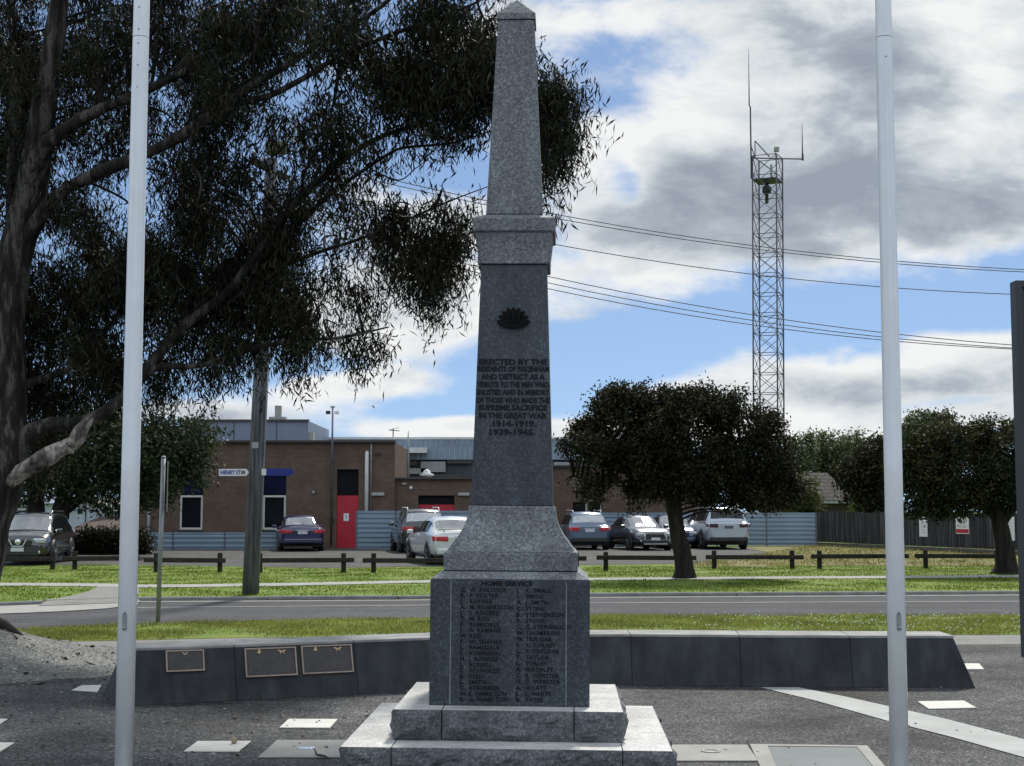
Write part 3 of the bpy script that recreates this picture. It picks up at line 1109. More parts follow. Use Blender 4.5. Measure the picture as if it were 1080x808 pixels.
# ================================================================== UTILITY POLE + SIGNS + WIRES
b = gnd(264, 627.3)
up_ = empty('utility_pole', b)
tp = at(286.5, 168, b.y) - b
MB().tube([(0, 0, -.05), tp * .5, tp], [.17, .155, .125], 16).build('pole', M['pole_wood'], up_)
LP = lambda z: tp * (z / tp.z)
q = LP(at(280, 470, b.y).z)
MB().box((q.x - .02, q.y - .16, at(280, 470, b.y).z), (.13, .012, .12)).build('tag', M['strip'], up_)
q0, q1 = LP(.3), LP(tp.z * .8)
MB().tube([q0 + Vector((.16, -.06, 0)), q1 + Vector((.135, -.06, 0))], .018, 8).build('conduit', M['steel'], up_)
zx = tp.z - .25
q = LP(zx)
MB().box((q.x, q.y - .16, zx), (1.7, .1, .12), rz=R(75)).build('crossarm', M['timber_dark'], up_)
for s in (-.75, -.3, .3, .75):
    mb = MB()
    mb.lathe((q.x + s * math.cos(R(75)), q.y - .16 + s * math.sin(R(75)), zx + .06), [(.03, 0), (.05, .05), (.03, .09), (.045, .12), (0, .15)], 10)
    mb.build('insulator', M['steel'], up_)
mb = MB()
mb.tube([tp + Vector((.1, -.1, -1.1)), tp + Vector((.12, -.14, .05))], .02, 8)
mb.build('lamp_bracket', M['steel'], up_)
mb = MB()
mb.box((tp.x + .12, tp.y - .14, tp.z + .2), (.44, .3, .24))
mb.build('lamp_head', plain('olive_lamp_head', (.1, .1, .06), .6, 0, .3, 8), up_, bevel=.05, segs=2)
tag(up_, 'leaning grey timber power pole with two street name blades', 'utility pole')


def street_sign(u0, u1, v0, v1, point, label, white):
    Y = b.y - .22
    c0, c1 = at(u0, (v0 + v1) / 2, Y), at(u1, (v0 + v1) / 2, Y)
    w = c1.x - c0.x
    h = (v1 - v0) * mpp(Y)
    c = (c0 + c1) / 2
    o = empty('street_sign', c)
    nose = h * .35
    if point > 0:
        poly = [(-w / 2, -h / 2), (w / 2 - nose, -h / 2), (w / 2, 0), (w / 2 - nose, h / 2), (-w / 2, h / 2)]
    n = len(poly)
    vs = [(x, -.008, z) for x, z in poly] + [(x, .008, z) for x, z in poly]
    MB().add(vs, [tuple(range(n)), tuple(reversed(range(n, 2 * n)))] + [(i, (i + 1) % n, n + (i + 1) % n, n + i) for i in range(n)]).build('blade', M['white'] if white else M['blue_sign'], o)
    if white:
        mb = MB()
        put_text(mb, 'HENRY ST', h * .8, lambda x, y: Vector((-w / 2 + .03 + x, -.011, -h * .27 + y)), 'LEFT', .004, w * .68)
        mb.build('lettering', M['sign_blue_ink'], o)
        MB().box((w * .31, -.0095, 0), (w * .14, .003, h * .5)).build('crest', M['concrete_grey'], o)
    else:
        MB().box((-w / 2 - .02, .01, 0), (.09, .05, h * .9)).build('bracket', M['white'], o)
    tag(o, label, 'street sign', 'street name blades on the power pole')


street_sign(231, 262.5, 494.6, 502, 1, 'white street name blade reading HENRY ST on the power pole', True)
street_sign(279.5, 310.5, 494.2, 501.6, 1, 'plain dark blue street name blade on the power pole', False)


def wire(pts, label, Yl=None, rad=.0095):
    us = np.array([p[0] for p in pts]); vs_ = np.array([p[1] for p in pts])
    co = np.polyfit(us, vs_, 2)
    u = np.linspace(288, 1500, 34)
    v = np.polyval(co, u)
    P = [at(a, c, b.y + .012 * (a - 288) / 4) for a, c in zip(u, v)]
    # keep a straight plan line, parabolic height
    o = MB().tube(P, rad, 5).build('power_line', M['wire'], origin=P[0])
    tag(o, label, 'power line', 'overhead wires from the power pole')


wire([(428, 193), (576, 224), (790, 259), (926, 273), (1080, 284.5)], 'topmost overhead wire running right from the power pole head')
wire([(428, 198), (576, 228), (790, 262.5), (926, 276), (1080, 287)], 'overhead wire just beneath the topmost one')
wire([(288, 190), (589, 258), (790, 289), (929, 303), (1067, 310)], 'solitary overhead wire midway between the upper pair and lower bunch')
wire([(288, 216), (576, 290), (790, 331), (929, 353), (1067, 362.5)], 'upper wire of the lowest bunch of three overhead wires', rad=.0095)
wire([(288, 222), (576, 296.6), (790, 337.6), (929, 357), (1067, 366)], 'middle wire of the lowest bunch of three overhead wires')
wire([(288, 228), (576, 303.5), (790, 342), (929, 359.5), (1067, 367.5)], 'lowest overhead wire of all, bottom of the bunch of three')

# ================================================================== RAIL FENCES
def rail_fence(ua, ub, posts, vb, vr, label):
    """one length of post-and-rail barrier, rail from ua to ub, posts at the given columns"""
    g0 = gnd((ua + ub) / 2, vb)
    Y = g0.y
    o = empty('rail_fence', (at((ua + ub) / 2, vb, Y).x, Y, 0))
    z = at(540, vr, Y).z
    xa, xb = at(ua, vr, Y).x - o.location.x, at(ub, vr, Y).x - o.location.x
    MB().bar((xa, -.08, z), (xb, -.08, z + random.uniform(-.015, .015)), .085, .125).build('rail', M['timber_dark'], o, bevel=.012)
    for u in posts:
        x = at(u, vb, Y).x - o.location.x
        MB().box((x, 0, .21), (.13, .06, .62)).build('post', M['timber_dark'], o, bevel=.012)
    tag(o, label, 'rail fence', 'dark post and rail barriers along the car park')


rail_fence(-45, 60, [-34, 55.3], 601, 589.5, 'dark rail barrier in front of the black SUV at far left')
rail_fence(67, 148, [78.7, 138], 601, 589, 'dark rail barrier in front of the clipped dark hedge')
rail_fence(152.7, 238.5, [164.5, 231.8], 603.5, 590.5, 'dark rail barrier between the steel sign post and the power pole')
rail_fence(262, 374, [274, 362.3], 604, 591, 'dark rail barrier starting behind the power pole, before the navy sedan')
rail_fence(383, 490, [394, 480], 604, 591, 'dark rail barrier in front of the silver sedan beside the monument')
rail_fence(516, 618.4, [526, 608], 602.6, 588.5, 'dark rail barrier with only its right end showing beside the flared base')
rail_fence(629, 734, [639, 722], 602, 588, 'dark rail barrier crossed by the trunk of the round tree')
rail_fence(744, 847, [753.3, 835.6], 600, 587.5, 'dark rail barrier just right of the round tree trunk')
rail_fence(855, 957.5, [864.4, 948], 600, 586.8, 'dark rail barrier whose right end passes behind the right flagpole')
rail_fence(964, 1062, [976.4, 1052], 599.4, 586.3, 'dark rail barrier ending at the rightmost tree trunk')


# ================================================================== STEEL SHEET FENCES
def sheet_fence(us, vb, vt, label, Yl, bays, recess=0):
    """us: start/end column; Yl: depth; horizontal ribbed sheets between posts"""
    o = empty('steel_fence', (at(us[0], 560, Yl).x, Yl, 0))
    x0, x1 = 0, at(us[1], 560, Yl).x - o.location.x
    zt = at(540, vt, Yl).z
    n = max(1, round((x1 - x0) / bays))
    for k in range(n):
        a = x0 + (x1 - x0) * k / n + .035
        c = x0 + (x1 - x0) * (k + 1) / n - .035
        prof = []
        z = .03
        per = .2
        while z < zt - .06:
            for dz, dy in ((0, 0), (.075, 0), (.1, -.035), (.175, -.035)):
                if z + dz < zt - .05:
                    prof.append((z + dz, dy))
            z += per
        prof.append((zt - .05, 0))
        vs = [(a, p[1], p[0]) for p in prof] + [(c, p[1], p[0]) for p in prof]
        m = len(prof)
        fs = [(i, i + 1, m + i + 1, m + i) for i in range(m - 1)]
        mb = MB().add(vs, fs)
        mb.box(((a + c) / 2, 0, zt - .02), (c - a, .05, .06))
        mb.build('fence_panel', M['colorbond'], o, recalc=False)
    for k in range(n + 1):
        x = x0 + (x1 - x0) * k / n
        MB().box((x, 0, zt / 2), (.07, .07, zt + .01)).build('post', M['colorbond_post'], o)
    tag(o, label, 'fence', 'blue-grey ribbed steel fences')


sheet_fence((128, 292), 581, 561.8, 'low blue-grey steel fence under the brick building windows', 60.5, 2.35)
sheet_fence((376, 500), 581, 539, 'blue-grey steel fence beside the red door, left of the monument', 61.0, 1.75)
sheet_fence((600, 860.5), 577, 541, 'long blue-grey steel fence behind the cars, right of the monument', 67.3, 2.4)

# paling fence, coming nearer to the right
pa, pb_ = gnd(861, 575.5), gnd(1052, 584.5)
dirp = (pb_ - pa).normalized()
LEN = (pb_ - pa).length * 1.3
o = empty('paling_fence', pa, (0, 0, math.atan2(dirp.y, dirp.x)))
mb = MB()
x = 0
i = 0
while x < LEN:
    w = random.uniform(.085, .1)
    h = 1.5 + random.uniform(-.03, .03)
    mb.box((x + w / 2, -.016 + .008 * (i % 2), .12 + h / 2), (w - .006, .014, h - .12))
    x += w; i += 1
mb.build('paling', M['paling'], o)
MB().box((LEN / 2, -.01, .085), (LEN, .03, .15)).build('plinth', plain('grey_plinth_board', (.11, .11, .105), .9, 0, .3, 3), o)
for z in (.45, 1.2):
    MB().box((LEN / 2, .05, z), (LEN, .045, .08)).build('rail', M['timber_dark'], o)
tag(o, 'grey weathered timber paling fence at right behind the lawn', 'fence')


def fence_sign(u0, u1, v0, v1, label, red=False):
    n = Vector((dirp.y, -dirp.x, 0))
    p0 = pa + n * .05
    c = on_plane((u0 + u1) / 2, (v0 + v1) / 2, p0, n)
    w = (u1 - u0) * mpp(c.y) / (dirp.x - c.x / c.y * dirp.y)
    h = (v1 - v0) * mpp(c.y)
    s = empty('notice_board', c, (0, 0, math.atan2(dirp.y, dirp.x)))
    MB().box((0, 0, 0), (w, .02, h)).build('board', M['white'], s)
    if red:
        MB().box((0, -.0115, -h * .33), (w * .96, .005, h * .24)).build('red_band', M['red'], s)
        mb = MB()
        put_text(mb, 'CFA', h * .36, lambda x, y: Vector((x, -.0125, h * .1 + y)), 'CENTER', .003, w * .5)
        mb.build('lettering', M['ink'], s)
        mb = MB()
        for z, ww in ((.0, .7), (-.07, .6)):
            mb.box((0, -.0115, z * h - h * .02), (w * ww, .004, h * .025))
        mb.build('small_print', M['concrete_grey'], s)
    else:
        mb = MB()
        for k in range(6):
            mb.box((random.uniform(-.04, .04) * w, -.0115, h * (.36 - k * .13)), (w * random.uniform(.4, .7), .004, h * .02))
        mb.build('small_print', M['strip'], s)
    tag(s, label, 'notice board', 'white notices on the paling fence')


fence_sign(969.6, 978, 545, 566, 'narrow tall white notice on the paling fence')
fence_sign(1008.3, 1021.8, 545.7, 563, 'white notice with a red lower band and letters CFA on the paling fence', True)
fence_sign(1058, 1070, 545, 570, 'white notice mostly hidden by the rightmost tree trunk')


# ================================================================== BUILDINGS
def wall_boxes(mb, x0, x1, y0, y1, z0, z1, holes, mi=0):
    """front wall (at y0, thickness .25) with rectangular holes [(xa,xb,za,zb)], plus sides/back and roof"""
    xs = sorted({x0, x1, *[h[0] for h in holes], *[h[1] for h in holes]})
    for a, c in zip(xs[:-1], xs[1:]):
        hs = sorted([h for h in holes if h[0] < (a + c) / 2 < h[1]], key=lambda h: h[2])
        z = z0
        for h in hs:
            if h[2] > z:
                mb.box(((a + c) / 2, y0 + .125, (z + h[2]) / 2), (c - a, .25, h[2] - z), mi=mi)
            z = h[3]
        if z < z1:
            mb.box(((a + c) / 2, y0 + .125, (z + z1) / 2), (c - a, .25, z1 - z), mi=mi)
    t = .25
    mb.box((x0 + t / 2, (y0 + .25 + y1) / 2, (z0 + z1) / 2), (t, y1 - y0 - .25, z1 - z0), mi=mi)
    mb.box((x1 - t / 2, (y0 + .25 + y1) / 2, (z0 + z1) / 2), (t, y1 - y0 - .25, z1 - z0), mi=mi)
    mb.box(((x0 + x1) / 2, y1 + .125, (z0 + z1) / 2), (x1 - x0, .25, z1 - z0), mi=mi)
    mb.box(((x0 + x1) / 2, (y0 + y1) / 2 + .13, z1 - .1), (x1 - x0 - .5, y1 - y0 - .27, .16), mi=mi)


YB = 64.0
X = lambda u, Y=YB: at(u, 500, Y).x
Zb = lambda v, Y=YB: at(540, v, Y).z
bo = empty('brick_building', (X(280), YB, 0))
ox = bo.location.x
wins = [(190, 214.5, 496, 558.5), (277.2, 302, 496, 558.5)]
holes = [(X(a) - ox, X(c) - ox, Zb(vb), Zb(vt)) for a, c, vt, vb in wins]
dh = (X(355.3) - ox, X(378.3) - ox, -.05, Zb(495))
mb = MB()
wall_boxes(mb, X(147) - ox, X(416.3) - ox, 0, 9, -.05, Zb(466.5), holes + [dh])
mb.build('wall', M['brick'], bo)
MB().box(((X(147) + X(416.3)) / 2 - ox, -.01, Zb(465.6)), (X(416.3) - X(147) + .06, .4, .09)).build('parapet', M['fascia'], bo)
for (xa, xb_, za, zt2) in holes:
    w = xb_ - xa
    zm = Zb(522.5)
    f = MB().box(((xa + xb_) / 2, .2, (za + zt2) / 2), (w - .01, .06, zt2 - za - .01)).build('window', M['dark_hole'], bo)
    MB().box(((xa + xb_) / 2, .15, (zm + zt2) / 2 + .02), (w - .08, .02, zt2 - zm - .1)).build('pane', plain('blue_tinted_glass', (.008, .012, .04), .25, 0, .3, 2, spec=.12), f)
    MB().box(((xa + xb_) / 2, .12, (za + zm) / 2), (w - .2, .02, zm - za - .2)).build('pane', M['glass'], f)
    fr = MB()
    fw = .085
    for s in (-1, 1):
        fr.box(((xa + xb_) / 2 + s * (w / 2 - .05), .08, (za + zm) / 2), (fw, .06, zm - za))
    fr.box(((xa + xb_) / 2, .08, zm - .04), (w - .19, .056, fw))
    fr.box(((xa + xb_) / 2, .08, za + .04), (w - .19, .056, fw))
    fr.build('frame', M['frame_white'], f)
    MB().box(((xa + xb_) / 2, -.03, za - .05), (w + .08, .12, .09)).build('sill', M['fascia'], f)
xa, xb_ = dh[0], dh[1]
zr = Zb(522.5)
d = MB().box(((xa + xb_) / 2, .1, zr / 2 - .02), (xb_ - xa - .02, .06, zr + .03)).build('door', M['red'], bo)
MB().box((X(365.4) - ox, .065, Zb(545.5)), (.23, .01, .33)).build('door_notice', M['white'], d)
mbq = MB()
put_text(mbq, '?', .2, lambda x, y: Vector((X(365.4) - ox + x, .058, Zb(545.5) - .06 + y)), 'CENTER', .004)
mbq.build('door_symbol', M['ink'], d)
MB().lathe((xb_ - .09, .06, Zb(556)), [(.035, 0), (.035, -.05), (0, -.06)], 10, 'Y').build('handle', M['steel'], d)
MB().box(((xa + xb_) / 2, .2, (zr + dh[3]) / 2), (xb_ - xa - .02, .06, dh[3] - zr - .02)).build('transom', M['dark_hole'], bo)


def pipe(u, v0, v1, r, mat=M['pipe'], name='downpipe', bend=0):
    x = X(u) - ox
    pts = [(x, -.1, Zb(v1)), (x, -.1, Zb(v0) - .1)]
    if bend:
        pts += [(x + bend * .3, -.1, Zb(v0)), (x + bend, -.08, Zb(v0) + .02)]
    else:
        pts += [(x, -.07, Zb(v0) - .02), (x, .1, Zb(v0))]
    MB().tube(pts, r, 10).build(name, mat, bo)


pipe(387, 477, 560, .085)
pipe(158.5, 498, 562, .075)
pipe(391.5, 467, 545, .03, M['steel'], 'conduit')
pipe(350.3, 486, 575, .045, M['fascia'], 'conduit')
# floodlight mast rising above the parapet
x = X(350.7) - ox
MB().tube([(x, -.2, Zb(487)), (x, -.2, Zb(429))], [.05, .04], 10).build('floodlight_mast', plain('mauve_grey_paint', (.2, .18, .28), .5, 0, .1, 3), bo)
for s in (-1, 1):
    f = MB().box((x + s * .19, -.25, Zb(435.5)), (.2, .12, .15), mi=0).build('floodlight', M['black_plastic'] if s < 0 else M['white'], bo, bevel=.02)
MB().box((x, -.2, Zb(429.5)), (.18, .1, .07)).build('mast_cap', M['steel'], bo)
for (u, v, sx, sz, mt) in ((331, 519, .12, .12, 'steel'), (351, 548, .14, .16, 'black_plastic'), (398.5, 478.5, .22, .09, 'black_plastic'), (399, 521, .55, .14, 'strip')):
    MB().box((X(u) - ox, -.06, Zb(v)), (sx, .1, sz)).build('wall_fitting', M[mt], bo)
# lower wing
wx0, wx1 = X(416.9) - ox, X(742) - ox
zl = Zb(505)
gh = (X(440.8) - ox, X(479) - ox, -.05, Zb(522.5))
wh = [(X(604) - ox, X(619) - ox, Zb(548), Zb(529.5)), (X(620.5) - ox, X(634) - ox, Zb(548), Zb(529.5))]
xm = X(556) - ox
mb = MB()
wall_boxes(mb, wx0 - .32, xm, .35, 4.4, -.05, zl, [gh])
mb.build('wing_wall', M['brick'], bo)
DB = 5.0
XR = lambda u: at(u, 500, YB + DB).x - ox
ZR = lambda v: at(540, v, YB + DB).z
wh = [(XR(604), XR(619), ZR(548), ZR(529.5)), (XR(620.5), XR(634), ZR(548), ZR(529.5))]
wx1, xr0 = XR(742), XR(545)
mb = MB()
wall_boxes(mb, xr0, wx1, DB, 11, -.05, ZR(492), wh)
mb.build('wing_wall', M['brick'], bo)
MB().box(((wx0 - .32 + xm) / 2, .33, zl + .03), (xm - wx0 + .33, .34, .08)).build('parapet', M['fascia'], bo)
MB().box(((wx1 + xr0) / 2, DB - .02, ZR(491.5)), (wx1 - xr0, .34, .08)).build('parapet', M['fascia'], bo)
zr = Zb(532.3)
MB().box(((gh[0] + gh[1]) / 2, .5, zr / 2), (gh[1] - gh[0] - .02, .05, zr)).build('garage_door', M['red'], bo)
MB().box(((gh[0] + gh[1]) / 2, .56, (zr + gh[3]) / 2), (gh[1] - gh[0] - .02, .05, gh[3] - zr)).build('garage_opening', M['dark_hole'], bo)
for h in wh:
    f = MB().box(((h[0] + h[1]) / 2, DB + .17, (h[2] + h[3]) / 2), (h[1] - h[0] - .02, .05, h[3] - h[2] - .02)).build('window', M['glass'], bo)
    MB().box((h[1] - .03, DB + .1, (h[2] + h[3]) / 2), (.07, .06, h[3] - h[2] - .03)).build('frame', M['frame_white'], f)
MB().tube([(X(408) - ox, .1, Zb(540)), (X(408) - ox, .1, Zb(512)), (X(408.6) - ox, .12, Zb(510.4)), (X(411) - ox, .3, Zb(510))], .08, 10).build('downpipe', M['pipe'], bo)
MB().box((X(420) - ox - .9, .28, Zb(521)), (.5, .12, .12)).build('wall_fitting', M['strip'], bo)
MB().box((X(426) - ox, .28, Zb(510)), (.18, .12, .08)).build('wall_fitting', M['strip'], bo)
MB().lathe((X(433) - ox, .3, Zb(514.5)), [(.08, 0), (.08, -.08), (0, -.12)], 10, 'Y').build('wall_fitting', M['white'], bo)
MB().box((X(489) - ox, .28, Zb(521)), (.5, .12, .13)).build('wall_fitting', M['strip'], bo)
# roof ventilator on the wing
mb = MB()
mb.lathe((X(448.5) - ox, 1.2, zl + .0), [(.2, 0), (.2, .14), (.32, .15), (.32, .22), (.17, .28), (.14, .4), (0, .46)], 16)
mb.build('roof_ventilator', M['roof_white'], bo)
MB().tube([(X(428.6) - ox, 1.0, zl), (X(428.6) - ox, 1.0, Zb(470)), (X(428.6) - ox, 1.0, Zb(453))], [.055, .05, .015], 8).build('antenna_mast', M['steel'], bo)
tag(bo, 'brown brick fire station with red doors and a lower wing', 'building')

# upper metal clad volume
Y2 = 70.0
o = empty('clad_building', (at(262, 500, Y2).x, Y2, 0))
o2 = o.location.x
xa, xb_ = at(196, 500, Y2).x - o2, at(324.5, 500, Y2).x - o2
zt2 = at(540, 444, Y2).z
MB().box(((xa + xb_) / 2, 4, zt2 / 2), (xb_ - xa, 8, zt2)).build('wall', M['cladding'], o)
MB().box(((xa + xb_) / 2, -.03, zt2 + .02), (xb_ - xa + .1, .14, .1)).build('fascia', M['fascia'], o)
for u in (246, 291):
    MB().box((at(u, 500, Y2).x - o2, -.012, zt2 - .55), (.03, .02, 1.1)).build('cladding_joint', M['fascia'], o)
MB().box((at(287.3, 500, Y2).x - o2, 1.5, zt2 + .42), (.3, .3, .84)).build('roof_vent', M['concrete'], o)
MB().box((at(287, 500, Y2).x - o2, 1.5, zt2 + .17), (.8, .6, .22)).build('roof_box', M['concrete'], o)
MB().box((at(327, 500, Y2).x - o2, .4, at(540, 461, Y2).z), (.24, .5, .5)).build('side_vent', M['strip'], o)
tag(o, 'blue-grey metal clad block rising above the brick building', 'building')

# large shed behind
Y3 = 78.0
o = empty('steel_shed', (at(500, 500, Y3).x, Y3, 0))
o3 = o.location.x
x3 = lambda u: at(u, 500, Y3).x - o3
z3 = lambda v: at(540, v, Y3).z
MB().box(((x3(331) + x3(640)) / 2, 5, z3(484) / 2), (x3(640) - x3(331), 10, z3(484))).build('wall', M['shed_dark'], o)
mb = MB()
xx = x3(331)
while xx < x3(640):
    mb.box((xx + .14, -.2 - (.02 if int(xx * 4) % 2 else 0), (z3(463) + z3(485)) / 2), (.27, .12, z3(463) - z3(485)))
    xx += .28
mb.build('fascia', M['cladding2'], o)
MB().box(((x3(331) + x3(640)) / 2, 4.5, z3(462.5)), (x3(640) - x3(331) + .3, 9.6, .12)).build('roof', M['roof_white'], o)
MB().box(((x3(416) + x3(451)) / 2, -.7, (z3(473) + z3(478.5)) / 2), (x3(451) - x3(416), 1.0, z3(473) - z3(478.5))).build('canopy', M['roof_white'], o)
for k, (ua, ub, va, vb) in enumerate(((418, 440, 486, 491), (444, 470, 487, 498), (472, 498, 485, 489), (420, 450, 494, 500), (455, 492, 500, 504), (584, 606, 487.5, 491))):
    MB().box(((x3(ua) + x3(ub)) / 2, -.12, (z3(va) + z3(vb)) / 2), (x3(ub) - x3(ua), .2, z3(va) - z3(vb))).build('louvre', M['steel'] if k % 2 else M['fascia'], o)
mb = MB()
xa = x3(413.5)
mb.tube([(xa, .5, z3(463)), (xa, .5, z3(451.5))], .03, 6)
for k in range(5):
    mb.bar((xa - .2 + .12 * k, .2, z3(453) + .03 * k), (xa - .2 + .12 * k, .8, z3(453) + .03 * k), .03)
mb.bar((xa - .25, .5, z3(453)), (xa + .35, .5, z3(454)), .04)
mb.build('aerial', M['tower_steel'], o)
tag(o, 'long grey steel shed behind the brick wing of the fire station', 'shed')

# house with tiled roof at right
Y4 = 86.0
o = empty('tiled_house', (at(868, 500, Y4).x, Y4, 0))
x4 = lambda u: at(u, 500, Y4).x - o.location.x
z4 = lambda v: at(540, v, Y4).z
mb = MB().box(((x4(820) + x4(900)) / 2, 3.4, z4(528) / 2), (x4(900) - x4(820), 6, z4(528)))
mb.build('wall', plain('dark_house_wall', (.07, .055, .05), .85, 0, .2, 1), o)
e0, e1, r0, r1 = x4(812), x4(903), x4(818), x4(886)
ze, zr = z4(528), z4(497)
mb = MB()
mb.add([(e0, -.1, ze), (e1, -.1, ze), (r1, 3.6, zr), (r0, 3.6, zr), (e0, 7.3, ze), (e1, 7.3, ze), (e0, -.1, ze - .1), (e1, -.1, ze - .1), (e0, 7.3, ze - .1), (e1, 7.3, ze - .1)],
       [(0, 1, 2, 3), (1, 5, 2), (5, 4, 3, 2), (4, 0, 3), (0, 6, 7, 1), (1, 7, 9, 5), (5, 9, 8, 4), (4, 8, 6, 0), (6, 8, 9, 7)])
mb.build('roof', M['tile'], o)
MB().box(((e0 + e1) / 2, -.18, ze - .1), (e1 - e0, .14, .13)).build('gutter', M['steel'], o)
MB().box((x4(850), .36, z4(535)), (1.2, .08, .7)).build('window', M['glass'], o)
tag(o, 'house with a grey-brown tiled roof beyond the fence at right', 'house')

# pale gabled house at left and its neighbour
Y5 = 84.0
o = empty('gabled_house', (at(92, 540, Y5).x, Y5, 0))
x5 = lambda u: at(u, 540, Y5).x - o.location.x
z5 = lambda v: at(540, v, Y5).z
ap, el, er = (x5(92), z5(527)), (x5(50), z5(546)), (x5(132), z5(546))
vs = [(el[0], 0, -.05), (er[0], 0, -.05), (er[0], 0, er[1]), (ap[0], 0, ap[1]), (el[0], 0, el[1])]
vs2 = [(x, 8, z) for x, _, z in vs]
MB().add(vs + vs2, [(0, 1, 2, 3, 4), (9, 8, 7, 6, 5), (0, 5, 6, 1), (1, 6, 7, 2), (4, 9, 5, 0)]).build('wall', M['render_white'], o)
mb = MB()
for a, c in ((ap, (el[0] - .3, el[1] - .15)), (ap, (er[0] + .3, er[1] - .15))):
    mb.add([(a[0], -.3, a[1] + .02), (c[0], -.3, c[1] + .02), (c[0], 8.2, c[1] + .02), (a[0], 8.2, a[1] + .02),
            (a[0], -.3, a[1] + .14), (c[0], -.3, c[1] + .14), (c[0], 8.2, c[1] + .14), (a[0], 8.2, a[1] + .14)],
           [(0, 1, 2, 3), (7, 6, 5, 4), (0, 4, 5, 1), (1, 5, 6, 2), (2, 6, 7, 3), (3, 7, 4, 0)])
mb.build('roof', M['fascia'], o)
f = MB().box((x5(84.5), -.02, z5(539)), (.28, .06, .28)).build('window', M['glass'], o)
MB().box((x5(90.5), -.03, z5(548)), (.05, .05, 2.2)).build('downpipe', M['fascia'], o)
xx0, xx1 = x5(97), x5(131)
zz0, zz1 = z5(559), z5(545)
MB().add([(xx0 - .6, -3, zz0), (xx1 + .6, -3, zz0), (xx1, -.1, zz1), (xx0 + .5, -.1, zz1), (xx0 - .6, -3, zz0 - .12), (xx1 + .6, -3, zz0 - .12), (xx1, -.1, zz0 - .12), (xx0 + .5, -.1, zz0 - .12)],
         [(0, 1, 2, 3), (0, 4, 5, 1), (1, 5, 6, 2), (3, 7, 4, 0), (4, 7, 6, 5)]).build('porch_roof', plain('terracotta_tile', (.1, .075, .065), .85, 0, .3, 3), o)
MB().box(((xx0 + xx1) / 2, -1.4, (zz0 - .12) / 2), (xx1 - xx0 - .2, 2.6, zz0 - .13)).build('porch_wall', M['render_white'], o)
tag(o, 'pale blue gabled house with a tiled porch roof beyond the hedge at left', 'house')
Y6 = 92.0
o = empty('pale_house', (at(40, 540, Y6).x, Y6, 0))
x6 = lambda u: at(u, 540, Y6).x - o.location.x
z6 = lambda v: at(540, v, Y6).z
MB().box(((x6(12) + x6(60)) / 2, 3, z6(531) / 2), (x6(60) - x6(12), 6, z6(531))).build('wall', M['render_white'], o)
MB().add([(x6(8), -.4, z6(531) + .01), (x6(63), -.4, z6(531) + .01), (x6(63), 6.4, z6(531) + .01), (x6(8), 6.4, z6(531) + .01), (x6(16), 3, z6(523)), (x6(55), 3, z6(523))],
         [(0, 1, 5, 4), (1, 2, 5), (2, 3, 4, 5), (3, 0, 4), (0, 3, 2, 1)]).build('roof', M['cladding'], o)
tag(o, 'pale house glimpsed behind the black SUV under the trees at far left', 'house')
c = at(16, 531, 58)
o = empty('red_banner', (c.x, 58, 0))
MB().tube([(.12, 0, 0), (.12, 0, c.z + .3)], .025, 8).build('pole', M['steel'], o)
q = []
for j in range(5):
    for i in range(4):
        q.append((.12 - .11 * i - .02 * j, .03 * math.sin(i * 1.4 + j), c.z + .25 - .13 * j))
for j in range(5):
    for i in range(4):
        q.append((.12 - .11 * i - .02 * j, .03 * math.sin(i * 1.4 + j) + .008, c.z + .25 - .13 * j))
fs = []
for j in range(4):
    for i in range(3):
        k = j * 4 + i
        fs += [(k, k + 1, k + 5, k + 4), (20 + k, 24 + k, 25 + k, 21 + k)]
MB().add(q, fs, 0, True).build('cloth', M['red'], o, recalc=False)
tag(o, 'small red flag on a thin pole behind the gum trunk', 'flag')

# ================================================================== RADIO TOWER
YT = 95.0
cb = at(811.6, 577, YT)
o = empty('radio_tower', (cb.x, YT, 0), (0, R(.6), 0))
Rt = 18.3 * mpp(YT)
zT = at(540, 166, YT).z
ang = [R(20 + 90 * k) for k in range(4)]
corner = lambda k, z: Vector((Rt * math.cos(ang[k % 4]), Rt * math.sin(ang[k % 4]), z))
for k in range(4):
    MB().tube([corner(k, -.05), corner(k, zT)], .05, 8).build('leg', M['tower_steel'], o)
step = 21.2 * mpp(YT)
br = MB()
z = zT
while z > .5:
    rg = MB()
    for k in range(4):
        rg.bar(corner(k, z), corner(k + 1, z), .042)
        z2 = max(z - step, 0)
        br.bar(corner(k, z), corner(k + 1, z2), .034)
        br.bar(corner(k + 1, z), corner(k, z2), .034)
    rg.build('girt', M['tower_steel'], o)
    z -= step
br.build('lattice', M['tower_steel'], o)
zp = at(540, 191, YT).z
MB().prism([tuple(corner(k, 0).xy) for k in range(4)], zp - .05, zp + .05).build('platform', M['black_plastic'], o)
zz = lambda v: at(540, v, YT).z
xx = lambda u: at(u, 300, YT).x - cb.x - .246
mb = MB()
mb.lathe((xx(810.3), 0, zz(203)), [(.08, -.75), (.12, -.7), (.12, -.1), (.3, 0), (.3, .32), (.12, .5), (.12, .8)], 14)
mb.build('siren', M['black_plastic'], o)
mb = MB()
mb.tube([(xx(793), -.4, zz(190)), (xx(792.2), -.4, zz(115)), (xx(791), -.4, zz(113)), (xx(790.6), -.4, zz(54))], [.05, .05, .045, .012], 8)
mb.build('antenna', M['tower_steel'], o)
mb = MB()
mb.bar((xx(793), -.3, zz(168)), (xx(848), -.3, zz(168.6)), .07)
mb.tube([(xx(847.7), -.3, zz(170)), (xx(847.7), -.3, zz(163))], .07, 8)
mb.tube([(xx(847.5), -.3, zz(164)), (xx(847.3), -.3, zz(131))], [.045, .015], 8)
mb.build('antenna_arm', M['tower_steel'], o)
mb = MB()
